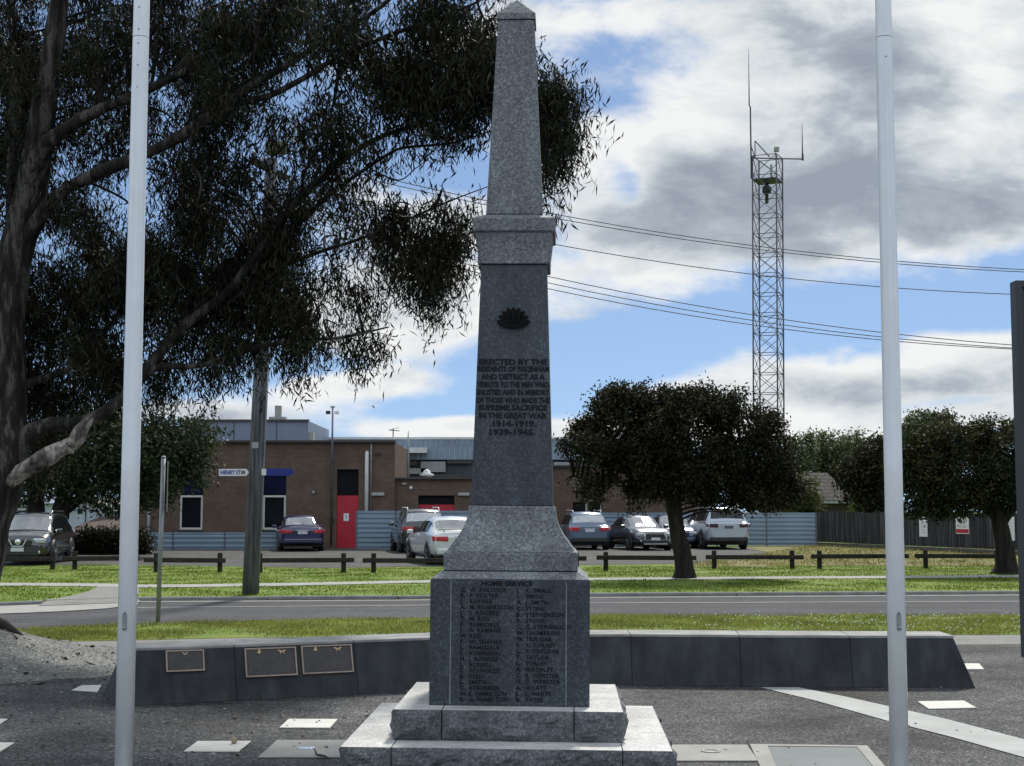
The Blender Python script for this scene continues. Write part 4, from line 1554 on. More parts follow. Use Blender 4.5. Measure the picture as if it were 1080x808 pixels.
mb.bar((xx(797.3), -.3, zz(150)), (xx(797.3), -.3, zz(168)), .06)
mb.bar((xx(797.3), -.3, zz(150)), (xx(813), -.3, zz(167)), .06)
mb.bar((xx(797.3), -.3, zz(168)), (xx(793), -.3, zz(155)), .05)
mb.build('jib', M['tower_steel'], o)
mb = MB()
mb.tube([(xx(820), 0, zz(167)), (xx(820), 0, zz(159))], .03, 6)
mb.box((xx(821), 0, zz(157.5)), (.3, .3, .28))
mb.build('camera', M['concrete'], o)
MB().box((xx(815.5), .1, zz(181)), (.14, .14, 1.0)).build('aerial_panel', M['steel'], o)
tag(o, 'tall square lattice radio tower with whip antennas above the trees', 'tower')


# ================================================================== CARS
def interp_rows(rows, t):
    i = min(int(t), len(rows) - 2)
    a = t - i
    return [p + (q - p) * a for p, q in zip(rows[i], rows[i + 1])]


class Car:
    """rows: x, zbot, zbelt, ztop, wl, wb, wt   (rear to front)"""

    def __init__(self, rows):
        self.rows = rows

    def ring(self, t):
        x, zb, zl, zt, wl, wb, wt = interp_rows(self.rows, t)
        zr = zl + (zt - zl)
        r = min(.09, (zt - zl) * .45)
        return [Vector((x, 0, zb)), Vector((x, .82 * wl, zb)), Vector((x, .97 * wl, zb + .09)), Vector((x, wl, zb + (zl - zb) * .5)),
                Vector((x, wl * .5 + wb * .5 + .012, zl - .1)), Vector((x, wb, zl)), Vector((x, wt, zr - r)), Vector((x, wt * .84, zr - r * .2)), Vector((x, 0, zr + .012))]

    def S(self, t, j):
        rg_ = self.ring(t)
        i = min(int(j), len(rg_) - 2)
        return rg_[i].lerp(rg_[i + 1], j - i)

    def body(self):
        mb = MB()
        n = len(self.rows)
        sub = 3
        ts = [i / sub for i in range((n - 1) * sub + 1)]
        vs, fs = [], []
        for t in ts:
            h = self.ring(t)
            vs += h + [Vector((p.x, -p.y, p.z)) for p in h[-2:0:-1]]
        m = 16
        for i in range(len(ts) - 1):
            for k in range(m):
                fs.append((i * m + k, i * m + (k + 1) % m, (i + 1) * m + (k + 1) % m, (i + 1) * m + k))
        mb.add(vs, fs, 0, True)
        o = len(mb.v) - len(vs)
        mb.add(vs[:m], [tuple(range(m))])
        mb.add(vs[-m:], [tuple(range(m))])
        return mb

    def patch(self, mb, t0, t1, j0, j1, off=.006, nt=8, nj=5, side=1):
        vs = []
        for a in range(nt + 1):
            for c in range(nj + 1):
                t = t0 + (t1 - t0) * a / nt; j = j0 + (j1 - j0) * c / nj
                p = self.S(t, j)
                e = 1e-2
                n = (self.S(min(t + e, len(self.rows) - 1), j) - self.S(max(0, t - e), j)).cross(self.S(t, min(8, j + e)) - self.S(t, max(0, j - e)))
                if n.length > 0:
                    n.normalize()
                if n.dot(p - Vector((p.x, 0, .7))) < 0:
                    n = -n
                q = p + n * off
                vs.append(Vector((q.x, q.y * side, q.z)))
        fs = []
        for a in range(nt):
            for c in range(nj):
                k = a * (nj + 1) + c
                fs.append((k, k + 1, k + nj + 2, k + nj + 1))
        mb.add(vs, fs, 0, True)
        return mb


def suv_rows(L, W, H, boxy=0.0):
    h = W / 2
    l = L / 2
    q = H / 1.6
    rows = [
        (-l, .45, .92, .95, h * .80, h * .80, h * .74),
        (-l + .05, .34, .97, 1.0, h * .93, h * .92, h * .82),
        (-l + .16, .30, 1.0, 1.05, h * .99, h * .95, h * .84),
        (-l + .42 - .06 * boxy, .28, 1.02, H - .12, h, h * .95, h * .74),
        (-l + .62, .26, 1.01, H - .03, h, h * .955, h * .735),
        (-l * .35, .25, .99, H, h, h * .96, h * .75),
        (l * .08, .25, .97, H - .02, h, h * .96, h * .74),
        (l * .24, .25, .96, H - .1, h, h * .96, h * .72),
        (l * .56, .26, .955, 1.02, h, h * .95, h * .80),
        (l * .78, .27, .93, .98, h * .99, h * .9, h * .74),
        (l * .93, .28, .84, .88, h * .93, h * .85, h * .68),
        (l - .03, .32, .68, .73, h * .84, h * .78, h * .62),
        (l, .4, .6, .62, h * .72, h * .68, h * .56)]
    out = []
    for r in rows:
        top = r[3] if r[3] > 1.3 else r[3] * q
        out.append((r[0], r[1] * q, r[2] * q, top) + r[4:])
    return out


def sedan_rows(L, W, H):
    h = W / 2
    l = L / 2
    return [
        (-l, .45, .8, .83, h * .78, h * .76, h * .7),
        (-l + .05, .34, .92, .96, h * .92, h * .88, h * .76),
        (-l + .3, .27, .95, 1.0, h * .98, h * .93, h * .78),
        (-l + .62, .25, .96, 1.03, h, h * .94, h * .78),
        (-l + 1.28, .24, .95, H - .07, h, h * .95, h * .68),
        (-l + 1.7, .24, .94, H, h, h * .95, h * .69),
        (l * .0, .24, .93, H - .005, h, h * .95, h * .69),
        (l * .14, .24, .92, H - .06, h, h * .95, h * .68),
        (l * .5, .25, .91, .97, h, h * .94, h * .78),
        (l * .76, .26, .87, .91, h * .98, h * .9, h * .74),
        (l * .92, .27, .76, .8, h * .93, h * .84, h * .68),
        (l - .03, .3, .62, .67, h * .84, h * .77, h * .62),
        (l, .38, .55, .57, h * .72, h * .68, h * .56)]


def car_paint(name, col, metal=.3, rough=.3):
    m = plain(name, col, rough, metal, .06, .8, coat=1.0)
    m.node_tree.nodes['Principled BSDF'].inputs['Coat IOR'].default_value = 1.65
    return m


def make_car(name, rows, paint, label, wheel_r=.33, suv=True, front='plain', rails=None, tail='red', plate='plate', spoiler=False, shaded_rear=False):
    c = Car(rows)
    root = empty(name, (0, 0, 0))
    tag(root, label, 'car', 'cars parked along the fence')
    xr, xf = rows[0][0], rows[-1][0]
    L = xf - xr
    h = max(r[4] for r in rows)
    H = max(r[3] for r in rows)
    c.body().build('body', paint, root)
    mb = MB(); c.patch(mb, 7.08, 7.92, 6.35, 8, .006); c.patch(mb, 7.08, 7.92, 6.35, 8, .006, side=-1)
    mb.build('windscreen', M['car_glass'], root)
    r0, r1 = (2.22, 2.9) if suv else (3.08, 3.9)
    mb = MB(); c.patch(mb, r0, r1, 6.4, 8, .006); c.patch(mb, r0, r1, 6.4, 8, .006, side=-1)
    mb.build('rear_window', M['side_glass'] if shaded_rear else M['car_glass'], root)  # darker glass variant: shade of the tree put into the rear window
    for s in (1, -1):
        for (a, d) in (((3.1, 4.0), (4.06, 5.45), (5.55, 7.75)) if suv else ((3.75, 4.6), (4.66, 5.7), (5.8, 7.75))):
            mb = MB(); c.patch(mb, a, d, 5.12, 5.9, .005, 8, 4, s)
            mb.build('side_window', M['side_glass'], root)
    # wheels
    for fx in (xr + L * .19, xf - L * .195):
        for s in (1, -1):
            y = s * (h - .11)
            w = MB().lathe((0, 0, 0), [(wheel_r * .66, -.1), (wheel_r * .95, -.105), (wheel_r, -.07), (wheel_r, .07), (wheel_r * .95, .105), (wheel_r * .66, .1)], 22, 'Y').build('wheel', M['rubber'], root)
            w.location = (fx, y + s * .02, wheel_r)
            rm = MB().lathe((0, s * .08, 0), [(wheel_r * .66, s * .01), (wheel_r * .6, 0), (wheel_r * .2, -s * .015), (0, -s * .01)], 18, 'Y')
            for k in range(5):
                a = 2 * math.pi * k / 5
                rm.bar((wheel_r * .12 * math.cos(a), s * .1, wheel_r * .12 * math.sin(a)), (wheel_r * .62 * math.cos(a), s * .1, wheel_r * .62 * math.sin(a)), .05, .02)
            rm.build('rim', M['rim'], w)
            ar = MB().lathe((fx, s * (h - .05), wheel_r + .02), [(wheel_r + .07, -.05), (wheel_r + .07, .056), (wheel_r * .2, .056)], 24, 'Y')
            ar.build('wheel_arch', M['black_plastic'], root)
    # sills and under-tray
    mb = MB()
    mb.box((0, 0, .27), (L * .8, h * 1.72, .16))
    mb.build('underbody', M['black_plastic'], root)
    # mirrors
    for s in (1, -1):
        xm_ = rows[8][0] - .28
        mb = MB(); mb.box((xm_, s * (h + .06), rows[8][2] + .07), (.14, .2, .14))
        mb.build('mirror', paint, root, bevel=.04, segs=2)
    # rear
    zt_ = rows[1][2]
    for s in (1, -1):
        mb = MB()
        zz0 = zt_ - (.1 if suv else .12)
        mb.box((xr + .03, s * h * .68, zz0), (.1, h * .4, .17 if suv else .15), rz=-s * .12)
        mb.box((xr + .15, s * h * .93, zz0 + .01), (.22, .1, .15), rz=s * .0)
        mb.build('tail_light', M['red_lens'] if tail == 'red' else M['smoke_lens'], root, bevel=.03, segs=2)
    MB().box((xr - .006, 0, zt_ - .16), (.02, .38, .12)).build('number_plate', M[plate], root)
    MB().box((xr + .02, 0, .42), (.16, h * 1.72, .2)).build('rear_bumper', M['black_plastic'] if suv else paint, root, bevel=.05, segs=2)
    MB().box((xr - .0, 0, zt_ - .07), (.03, .5, .025)).build('chrome_strip', M['chrome'], root)
    # front
    zf = rows[10][3]
    for s in (1, -1):
        mb = MB()
        mb.box((xf - .1, s * h * .68, zf - .14), (.2, h * .42, .15), rz=-s * .35)
        mb.build('headlight', M['clear_lens'], root, bevel=.04, segs=2)
        mb = MB().lathe((xf - .02, s * h * .66, .4), [(.06, -.05), (.06, .03), (0, .04)], 12, 'X')
        mb.build('fog_light', M['clear_lens'], root)
    g = MB().box((xf - .03, 0, zf - .2), (.1, h * .9, .2)).build('grille', M['black_plastic'], root, bevel=.03)
    if front == 'vee':
        mb = MB()
        x = xf + .03
        for s in (1, -1):
            mb.bar((x, s * .26, zf - .09), (x, s * .15, zf - .3), .05, .03)
        mb.bar((x, -.15, zf - .3), (x, .15, zf - .3), .05, .04)
        mb.lathe((x, 0, zf - .17), [(.09, -.02), (.09, .01), (.05, .02), (0, .02)], 16, 'X')
        mb.build('grille_trim', M['chrome'], g)
    elif front == 'jaw':
        mb = MB()
        x = xf + .03
        pl_ = [(-.42, .12), (-.5, -.36), (.5, -.36), (.42, .12), (-.42, .12)]
        for (a, b1), (a2, b2) in zip(pl_[:-1], pl_[1:]):
            mb.bar((x, a, zf - .16 + b1), (x, a2, zf - .16 + b2), .035, .035)
        mb.build('grille_trim', M['chrome'], g)
    MB().box((xf - .01, 0, .38), (.14, h * 1.35, .2)).build('front_bumper', M['black_plastic'] if suv else paint, root, bevel=.05, segs=2)
    MB().box((xf + .05, 0, .48), (.02, .38, .12)).build('number_plate', M['plate'], root)
    if rails:
        for s in (1, -1):
            y = s * h * .66
            mb = MB().tube([(rows[3][0] + .1, y, H - .1), (rows[4][0] + .15, y, H + .035), (rows[6][0], y, H + .045), (rows[7][0] - .02, y, H - .05)], .022, 8)
            mb.build('roof_rail', rails, root)
    if spoiler:
        mb = MB().box((xr + .12, 0, rows[2][3] + .1), (.2, h * 1.5, .03))
        for s in (1, -1):
            mb.box((xr + .14, s * h * .6, rows[2][3] + .045), (.12, .03, .1))
        mb.build('spoiler', paint, root, bevel=.01)
    return root


M['rim'] = plain('alloy_rim', (.4, .4, .41), .35, .7, .1, 8)
M['smoke_lens'] = plain('smoked_lens', (.05, .012, .016), .2, 0, .1, 9, coat=.5)


def place(o, u_center, Y, theta_fwd, z=0.0):
    """theta: forward direction angle from +Y clockwise (towards +X), degrees"""
    p = at(u_center, 560, Y)
    o.location = (p.x, Y, z)
    o.rotation_euler = (0, 0, R(90 - theta_fwd))


carA = make_car('parked_car', suv_rows(4.35, 1.82, 1.6), car_paint('black_paint', (.008, .009, .012), 0, .25), 'black SUV facing the camera at far left beside the gum trunk', .34, True, 'vee', M['chrome'])
place(carA, 36, 46.2, 180 - 6)
carB = make_car('parked_car', sedan_rows(4.6, 1.8, 1.45), car_paint('navy_paint', (.012, .016, .085)), 'dark navy sedan seen from behind next to the red door', .32, False)
place(carB, 315, 60.8, -12.3)
carC = make_car('parked_car', suv_rows(4.6, 1.85, 1.72, .4), car_paint('dark_slate_paint', (.012, .015, .022)), 'dark SUV with silver roof rails half hidden behind the silver sedan', .35, True, 'plain', M['roof_white'])
place(carC, 441, 58.5, -10.5)
carD = make_car('parked_car', sedan_rows(4.8, 1.84, 1.47), car_paint('silver_paint', (.62, .64, .65), .15), 'silver sedan with a rear spoiler close beside the monument', .32, False, spoiler=True)
place(carD, 470, 46.6, -15)
carE = make_car('parked_car', suv_rows(4.3, 1.8, 1.6), car_paint('steel_blue_paint', (.1, .15, .23), .5), 'steel blue SUV with red tail lights right of the flared base', .34, True, 'plain', M['steel'])
place(carE, 613, 62.8, -7)
carF = make_car('parked_car', sedan_rows(4.55, 1.78, 1.45), car_paint('dark_blue_black_paint', (.014, .018, .034)), 'dark sedan facing the camera left of the round tree trunk', .33, False, 'jaw')
place(carF, 673, 62.0, 180 - 13)
carG = make_car('parked_car', suv_rows(4.9, 1.92, 1.82, .2), car_paint('silver_blue_paint', (.4, .44, .5), .5), 'tall silver SUV seen from behind, right of the round tree trunk', .39, True, 'plain', M['steel'], 'smoke', 'plate_dark', shaded_rear=True)
place(carG, 752, 64.0, -8)
carH = make_car('parked_car', sedan_rows(4.3, 1.75, 1.46), car_paint('blue_paint', (.03, .06, .14)), 'blue car almost hidden behind the round tree trunk', .32, False)
place(carH, 708, 65.0, 180 - 4)


# ================================================================== TREES
def leaves_mesh(name, C_, D_, Ls, Ws, mat, parent, origin, double=False):
    n = len(C_)
    D_ = D_ / np.linalg.norm(D_, axis=1, keepdims=True)
    rnd = RNG.normal(size=(n, 3))
    S_ = np.cross(D_, rnd); S_ /= np.linalg.norm(S_, axis=1, keepdims=True) + 1e-9
    C_ = C_ - np.array(origin)
    Ls = Ls[:, None]; Ws = Ws[:, None]
    bend = np.cross(S_, D_) * Ls * .12
    v = np.empty((n, 4, 3))
    v[:, 0] = C_ - D_ * Ls * .5
    v[:, 1] = C_ + S_ * Ws * .5 - D_ * Ls * .08 + bend
    v[:, 2] = C_ + D_ * Ls * .5
    v[:, 3] = C_ - S_ * Ws * .5 - D_ * Ls * .08 + bend
    me = bpy.data.meshes.new(name)
    me.vertices.add(n * 4); me.loops.add(n * 4); me.polygons.add(n)
    me.vertices.foreach_set('co', v.reshape(-1))
    me.loops.foreach_set('vertex_index', np.arange(n * 4, dtype=np.int32))
    me.polygons.foreach_set('loop_start', np.arange(0, n * 4, 4, dtype=np.int32))
    me.polygons.foreach_set('loop_total', np.full(n, 4, dtype=np.int32))
    me.update(calc_edges=True)
    me.materials.append(mat)
    o = bpy.data.objects.new(name, me); COL.objects.link(o)
    if parent is not None:
        o.parent = parent
    else:
        o.location = origin
    return o


def in_ball(n, shell=.0):
    d = RNG.normal(size=(n, 3)); d /= np.linalg.norm(d, axis=1, keepdims=True)
    r = RNG.random(n) ** (1 / 3)
    r = shell + (1 - shell) * r
    return d * r[:, None]


def catmull(pts, n=6):
    """pts: list of (Vector, radius)"""
    P = [p for p, _ in pts]; Rr = [r for _, r in pts]
    out, rad = [], []
    for i in range(len(P) - 1):
        p0, p1, p2, p3 = P[max(i - 1, 0)], P[i], P[i + 1], P[min(i + 2, len(P) - 1)]
        for k in range(n):
            t = k / n
            out.append(.5 * ((2 * p1) + (p2 - p0) * t + (2 * p0 - 5 * p1 + 4 * p2 - p3) * t * t + (3 * p1 - p0 - 3 * p2 + p3) * t ** 3))
            rad.append(Rr[i] + (Rr[i + 1] - Rr[i]) * t)
    out.append(P[-1]); rad.append(Rr[-1])
    return out, rad


# ---- the great gum at left
gum_base = Vector((-6.75, 17.0, .45))
gum = empty('gum_tree', gum_base)
tag(gum, 'huge gum tree with drooping foliage filling the upper left', 'tree')
PXY = lambda u, v, Y, r: (at(u, v, Y), r)
branches = [
    # trunk
    ([(gum_base, .62), PXY(-34, 610, 17, .5), PXY(-16, 545, 17, .44), PXY(0, 490, 17, .4), PXY(6, 440, 17.1, .36), PXY(4, 380, 17.2, .33), PXY(8, 320, 17.2, .31), PXY(20, 255, 17.2, .29), PXY(34, 190, 17.1, .24), PXY(47, 110, 17, .2), PXY(56, 50, 17, .17), PXY(64, -20, 17, .14), PXY(70, -110, 17, .09)], 18),
    # left stems
    ([PXY(16, 270, 17.2, .2), PXY(12, 200, 17.4, .13), PXY(16, 120, 17.5, .11), PXY(14, 50, 17.5, .1), PXY(8, -30, 17.5, .08)], 10),
    ([PXY(10, 330, 17.2, .2), PXY(-12, 250, 17.6, .14), PXY(-40, 150, 18, .12), PXY(-70, 20, 18.4, .08)], 10),
    # big right limb A
    ([PXY(24, 262, 17.2, .22), PXY(40, 232, 17, .19), PXY(62, 206, 16.8, .165), PXY(100, 184, 16.5, .14), PXY(138, 168, 16.2, .13), PXY(172, 154, 16, .125), PXY(205, 134, 15.8, .12), PXY(236, 112, 15.6, .11), PXY(262, 92, 15.4, .085), PXY(300, 70, 15.3, .075), PXY(345, 42, 15.1, .06), PXY(400, 8, 14.9, .045), PXY(440, -30, 14.8, .03)], 12),
    ([PXY(226, 120, 15.7, .085), PXY(256, 108, 15.5, .075), PXY(286, 100, 15.4, .068), PXY(318, 84, 15.3, .062), PXY(364, 56, 15.1, .055), PXY(420, 34, 15, .045), PXY(466, 18, 14.9, .035), PXY(504, 2, 14.8, .025)], 10),
    # limb B (dark, behind pole)
    ([PXY(28, 210, 17.1, .2), PXY(44, 158, 16.9, .17), PXY(74, 134, 16.7, .15), PXY(104, 116, 16.5, .13), PXY(140, 101, 16.3, .11), PXY(190, 78, 16, .08), PXY(250, 40, 15.6, .05), PXY(290, 5, 15.4, .03)], 10),
    # lower limb C
    ([PXY(8, 480, 17, .3), PXY(28, 460, 17, .24), PXY(52, 449, 17, .19), PXY(80, 446, 17, .16), PXY(105, 438, 17, .15), PXY(132, 418, 17.1, .14), PXY(152, 394, 17.2, .13), PXY(190, 348, 17.2, .12), PXY(214, 328, 17.2, .11), PXY(247, 300, 17.1, .1), PXY(280, 255, 17, .1), PXY(313, 213, 16.8, .09), PXY(345, 183, 16.6, .08), PXY(373, 160, 16.4, .07), PXY(405, 143, 16.2, .055), PXY(440, 130, 16, .045), PXY(490, 95, 15.6, .03)], 12),
    ([PXY(150, 397, 17.2, .1), PXY(168, 387, 17.2, .085), PXY(208, 386, 17.2, .075), PXY(240, 376, 17.2, .07), PXY(268, 367, 17.2, .065), PXY(318, 359, 17.2, .05), PXY(360, 356, 17.2, .035), PXY(410, 345, 17.2, .02)], 9),
    ([PXY(262, 285, 17.1, .08), PXY(300, 250, 17.1, .07), PXY(317, 234, 17, .065), PXY(350, 203, 16.8, .055), PXY(380, 182, 16.6, .045), PXY(404, 166, 16.4, .038), PXY(425, 156, 16.2, .032), PXY(469, 152, 16, .024), PXY(500, 144, 15.8, .018), PXY(530, 134, 15.6, .012)], 8),
    # lower right limb D
    ([PXY(240, 320, 17.2, .06), PXY(285, 288, 17.2, .05), PXY(328, 269, 17.1, .045), PXY(380, 252, 17, .036), PXY(417, 237, 17, .03), PXY(458, 219, 16.9, .024), PXY(490, 206, 16.8, .016), PXY(520, 195, 16.8, .01)], 8),
    ([PXY(395, 246, 17, .02), PXY(430, 262, 17, .018), PXY(462, 262, 17, .015), PXY(488, 268, 17, .008)], 6),
    # left pale limb
    ([PXY(-10, 430, 17.3, .2), PXY(8, 414, 17.4, .13), PXY(36, 402, 17.5, .1), PXY(71, 390, 17.6, .075), PXY(98, 366, 17.8, .05), PXY(125, 330, 17.9, .03)], 9),
    # twigs
    ([PXY(204, 136, 15.8, .05), PXY(200, 165, 15.9, .035), PXY(212, 190, 16, .028), PXY(208, 215, 16, .018)], 6),
    ([PXY(390, 178, 16.5, .022), PXY(420, 190, 16.5, .016), PXY(438, 178, 16.4, .012), PXY(452, 168, 16.4, .007)], 6),
    ([PXY(268, 90, 15.4, .04), PXY(268, 60, 15.3, .035), PXY(275, 20, 15.2, .025)], 6),
    ([PXY(318, 210, 16.8, .04), PXY(322, 180, 16.7, .032), PXY(340, 150, 16.5, .025), PXY(352, 110, 16.2, .015)], 6),
]
tr = MB()
skel = []
for bi, (pts, n) in enumerate(branches):
    P, Rd = catmull(pts, 7)
    for i in range(len(P)):
        Rd[i] *= (.72 if bi < 1 else .5) + .10 * mnoise.noise(P[i] * 2.3)
    skel += [(p, r) for p, r in zip(P, Rd)]
    tr.tube(P, Rd, n, wob=.10 if n > 8 else 0)
tr_ob = tr.build('trunk', M['bark_gum'], gum, origin=gum_base)
# pale broken limb that rejoins limb C
st = [PXY(12, 505, 16.9, .2), PXY(30, 492, 16.8, .17), PXY(48, 482, 16.75, .15), PXY(66, 474, 16.75, .135), PXY(80, 465, 16.8, .13), PXY(88, 452, 16.85, .1), PXY(97, 441, 16.9, .05)]
st = [(p, r * .62) for p, r in st]
P, Rd = catmull(st, 6)
MB().tube(P, [r * (1 + .25 * mnoise.noise(p * 4)) for p, r in zip(P, Rd)], 14, wob=.3).build('broken_limb', M['bark_pale'], gum, origin=gum_base)
mb = MB()
for s in ([PXY(74, 470, 16.7, .06), PXY(83, 452, 16.72, .05), PXY(98, 437, 16.78, .01)], [PXY(70, 474, 16.68, .05), PXY(78, 478, 16.7, .01)]):
    P, Rd = catmull(s, 4)
    mb.tube(P, Rd, 8, wob=.2)
mb.build('splinter', M['bark_pale'], gum, origin=gum_base)

blobs = [  # u, v, ru, rv, Y, rY, density
    (60, 40, 70, 60, 17.5, 1.3, 1.0), (-5, 60, 60, 80, 17.5, 1.5, .9), (190, 35, 85, 50, 16, 1.3, 1.6), (110, 105, 60, 42, 17, 1.2, 1.1),
    (235, 78, 45, 36, 15.5, 1, 1.4), (225, 128, 45, 20, 15.5, .9, .45), (300, 20, 60, 34, 15, 1, .9), (355, 112, 42, 36, 15.5, .9, .5),
    (440, 58, 75, 52, 15, 1.1, 1.4), (500, 62, 42, 60, 15, .9, 1.4), (462, 108, 46, 32, 14.8, .8, .9), (577, 108, 25, 46, 15, .8, 1.9),
    (586, 98, 12, 30, 15, .4, 1.6), (575, 168, 10, 24, 15, .4, 2.0), (543, 72, 42, 50, 15, .8, 1.5), (395, 150, 45, 22, 15.5, .7, .3),
    (80, 155, 45, 30, 17, 1, .6), (12, 165, 40, 60, 17.5, 1, .7), (180, 195, 60, 22, 16.5, .9, .22), (85, 215, 40, 22, 17.5, .9, .22),
    (235, 235, 45, 42, 17, 1, 1.1), (110, 288, 58, 46, 17.5, 1.2, 1.5), (90, 350, 70, 55, 17.6, 1.2, 1.7), (190, 300, 66, 52, 17.3, 1.2, 1.5),
    (265, 280, 42, 60, 17, 1, 1.4), (278, 212, 30, 34, 17, .8, .9), (312, 290, 45, 48, 17, .9, .7), (15, 310, 40, 60, 17.6, 1, 1.0),
    (290, 340, 38, 32, 17.2, .8, 1.1), (222, 352, 46, 26, 17.5, .8, .9), (352, 352, 50, 17, 17.2, .6, .8), (385, 366, 22, 15, 17.2, .5, .9),
    (437, 272, 54, 56, 17, .9, .95), (474, 262, 28, 56, 17, .7, 1.3), (405, 238, 50, 26, 17, .8, .35), (362, 290, 38, 46, 17.2, .8, .3),
    (452, 318, 18, 24, 17, .5, .8), (200, 388, 46, 13, 17.5, .7, .6), (250, 382, 28, 13, 17.3, .6, .6), (165, 408, 24, 12, 17.5, .6, .6), (50, 440, 50, 20, 18, 1, .6), (60, 415, 50, 30, 18, 1, .9), (-5, 385, 40, 50, 18, 1, .9),
    (112, 402, 36, 30, 18, 1, 1.0), (350, 38, 55, 36, 15, 1, .7), (325, 178, 36, 36, 16, .8, .35), (300, 378, 20, 12, 17.2, .5, .5),
    (100, -60, 140, 60, 16.8, 1.6, .6), (300, -70, 130, 55, 15.6, 1.4, .6), (450, -45, 90, 40, 15, 1.1, .6), (-110, 90, 80, 130, 17.6, 1.5, .5), (-90, 300, 70, 110, 17.8, 1.4, .5),
    (150, 205, 120, 55, 17, 1.3, .12), (300, 150, 70, 60, 16, 1.0, .12), (370, 225, 60, 50, 16.8, .9, .12), (400, 120, 60, 50, 15.4, .9, .22), (40, 250, 55, 60, 17.6, 1.2, .45), (160, 250, 80, 40, 17.3, 1.2, .35), (335, 330, 60, 40, 17.2, .8, .25), (300, 80, 60, 50, 15.4, .9, .22), (160, 150, 60, 30, 16.8, .9, .2), (60, 400, 90, 40, 18, 1.2, .8), (60, 110, 90, 70, 17.3, 1.4, .5), (270, 330, 80, 40, 17.3, 1, .4),
    (60, 470, 30, 20, 18.3, .6, .3), (300, 130, 35, 40, 15.8, .7, .15)]
Cs, Ds, Ls, Ws = [], [], [], []
tw = MB()
skP = np.array([tuple(p) for p, r in skel])
for (u, v, ru, rv, Y, ry, den) in blobs:
    Y += .45 if ry > .65 else .2
    v -= 5 if v > 230 else 0
    c = at(u, v, Y)
    k = mpp(Y)
    nsub = max(2, int(ru * rv * den * .0029 + .5))
    for cs in np.array(c) + in_ball(nsub, .15) * np.array([ru * k, ry, rv * k]):
        sc = RNG.uniform(.65, 1.25)
        nsp = int(46 * sc * sc + 5)
        cen = cs + RNG.normal(size=(nsp, 3)) * np.array([.15, .15, .15]) * sc
        cen[:, 2] -= np.abs(RNG.normal(size=nsp)) * .13 * sc
        for ci in cen:
            nl = int(RNG.integers(9, 15))
            o_ = RNG.normal(size=(nl, 3)) * np.array([.07, .07, .11])
            Cs.append(ci + o_)
            d = RNG.normal(size=(nl, 3)) * .42 + np.array([0, 0, -1.0]) + RNG.normal(size=3) * .3
            Ds.append(d)
            Ls.append(RNG.uniform(.07, .165, nl)); Ws.append(RNG.uniform(.011, .024, nl))
        # a bowed twig carries each clump, fine shoots carry its sprays
        jn = np.argmin(((skP - cs) ** 2).sum(1))
        a = Vector(skP[jn]); e = Vector(cs) + Vector((0, 0, .12))
        if (a - e).length < 3.6:
            m_ = a.lerp(e, .55) + Vector((random.uniform(-.12, .12), random.uniform(-.12, .12), random.uniform(.05, .25)))
            P, Rd = catmull([(a, .02), (m_, .013), (e, .006)], 5)
            tw.tube(P, Rd, 5, caps=False)
        for ci in cen[::3]:
            f_ = Vector(ci)
            m_ = e.lerp(f_, .5) + Vector((0, 0, .05))
            tw.tube([e, m_, f_], [.005, .004, .002], 3, caps=False)
tw.build('twig', M['bark_dark'], gum, origin=gum_base)
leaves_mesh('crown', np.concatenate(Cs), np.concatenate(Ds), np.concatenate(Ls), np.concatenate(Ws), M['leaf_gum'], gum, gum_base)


def tree(name, label, base, limbs, blobs, mat_leaf, mat_bark, leaf_len, nper, group=None, droop=.2, cat='tree', aspect=.5, thr=-.2, nsc=1.0, lobes=3):
    o = empty(name, base)
    tag(o, label, cat, group)
    tr = MB(); sk = []
    for pts, n in limbs:
        P, Rd = catmull(pts, 5)
        tr.tube(P, [r * .78 for r in Rd], n, wob=.12 if n > 7 else 0)
        sk += P
    skp = np.array([tuple(p) for p in sk])
    Cs, Ds = [], []
    rl = random.Random(hash(label) % 1000 if False else len(label))
    extra = []
    if lobes:
        for (u, v, ru, rv, Y, ry, den) in blobs:
            for _ in range(lobes):
                a = rl.uniform(0, 2 * math.pi); q = rl.uniform(.22, .42); e = rl.uniform(.82, 1.08)
                extra.append((u + ru * e * math.cos(a), v + rv * e * math.sin(a), max(4, ru * q), max(4, rv * q * 1.1), Y + rl.uniform(-.7, .7) * ry, ry * q * 1.2, den * 1.1))
    for (u, v, ru, rv, Y, ry, den) in list(blobs) + extra:
        c = np.array(at(u, v, Y)); k = mpp(Y)
        n = int(ru * rv * den * nper * 2.3)
        off = in_ball(n, .0)
        cen = c + off * np.array([ru * k, ry, rv * k])
        keep = np.array([mnoise.noise(Vector(p) * 1.5 * nsc) + .5 * mnoise.noise(Vector(p) * 4.0 * nsc) for p in cen]) > thr
        cen = cen[keep]
        out = cen - c
        for rep in range(4):
            Cs.append(cen + RNG.normal(size=cen.shape) * leaf_len * .9)
            Ds.append(RNG.normal(size=cen.shape) * .8 + out * (.6 / max(.2, ru * k)) + np.array([0, 0, -droop]))
        for ci in cen[:: max(1, len(cen) // 7)]:
            j = np.argmin(((skp - ci) ** 2).sum(1))
            a = Vector(skp[j]); e = Vector(ci)
            m_ = a.lerp(e, .5) + Vector((0, 0, .08 * (a - e).length))
            P, Rd = catmull([(a, .03), (m_, .02), (e, .006)], 3)
            tr.tube(P, Rd, 4, caps=False)
    tr.build('trunk', mat_bark, o, origin=base)
    C_ = np.concatenate(Cs); D_ = np.concatenate(Ds)
    n = len(C_)
    leaves_mesh('crown', C_, D_, RNG.uniform(.7, 1.3, n) * leaf_len, RNG.uniform(.7, 1.3, n) * leaf_len * aspect, mat_leaf, o, base)
    return o


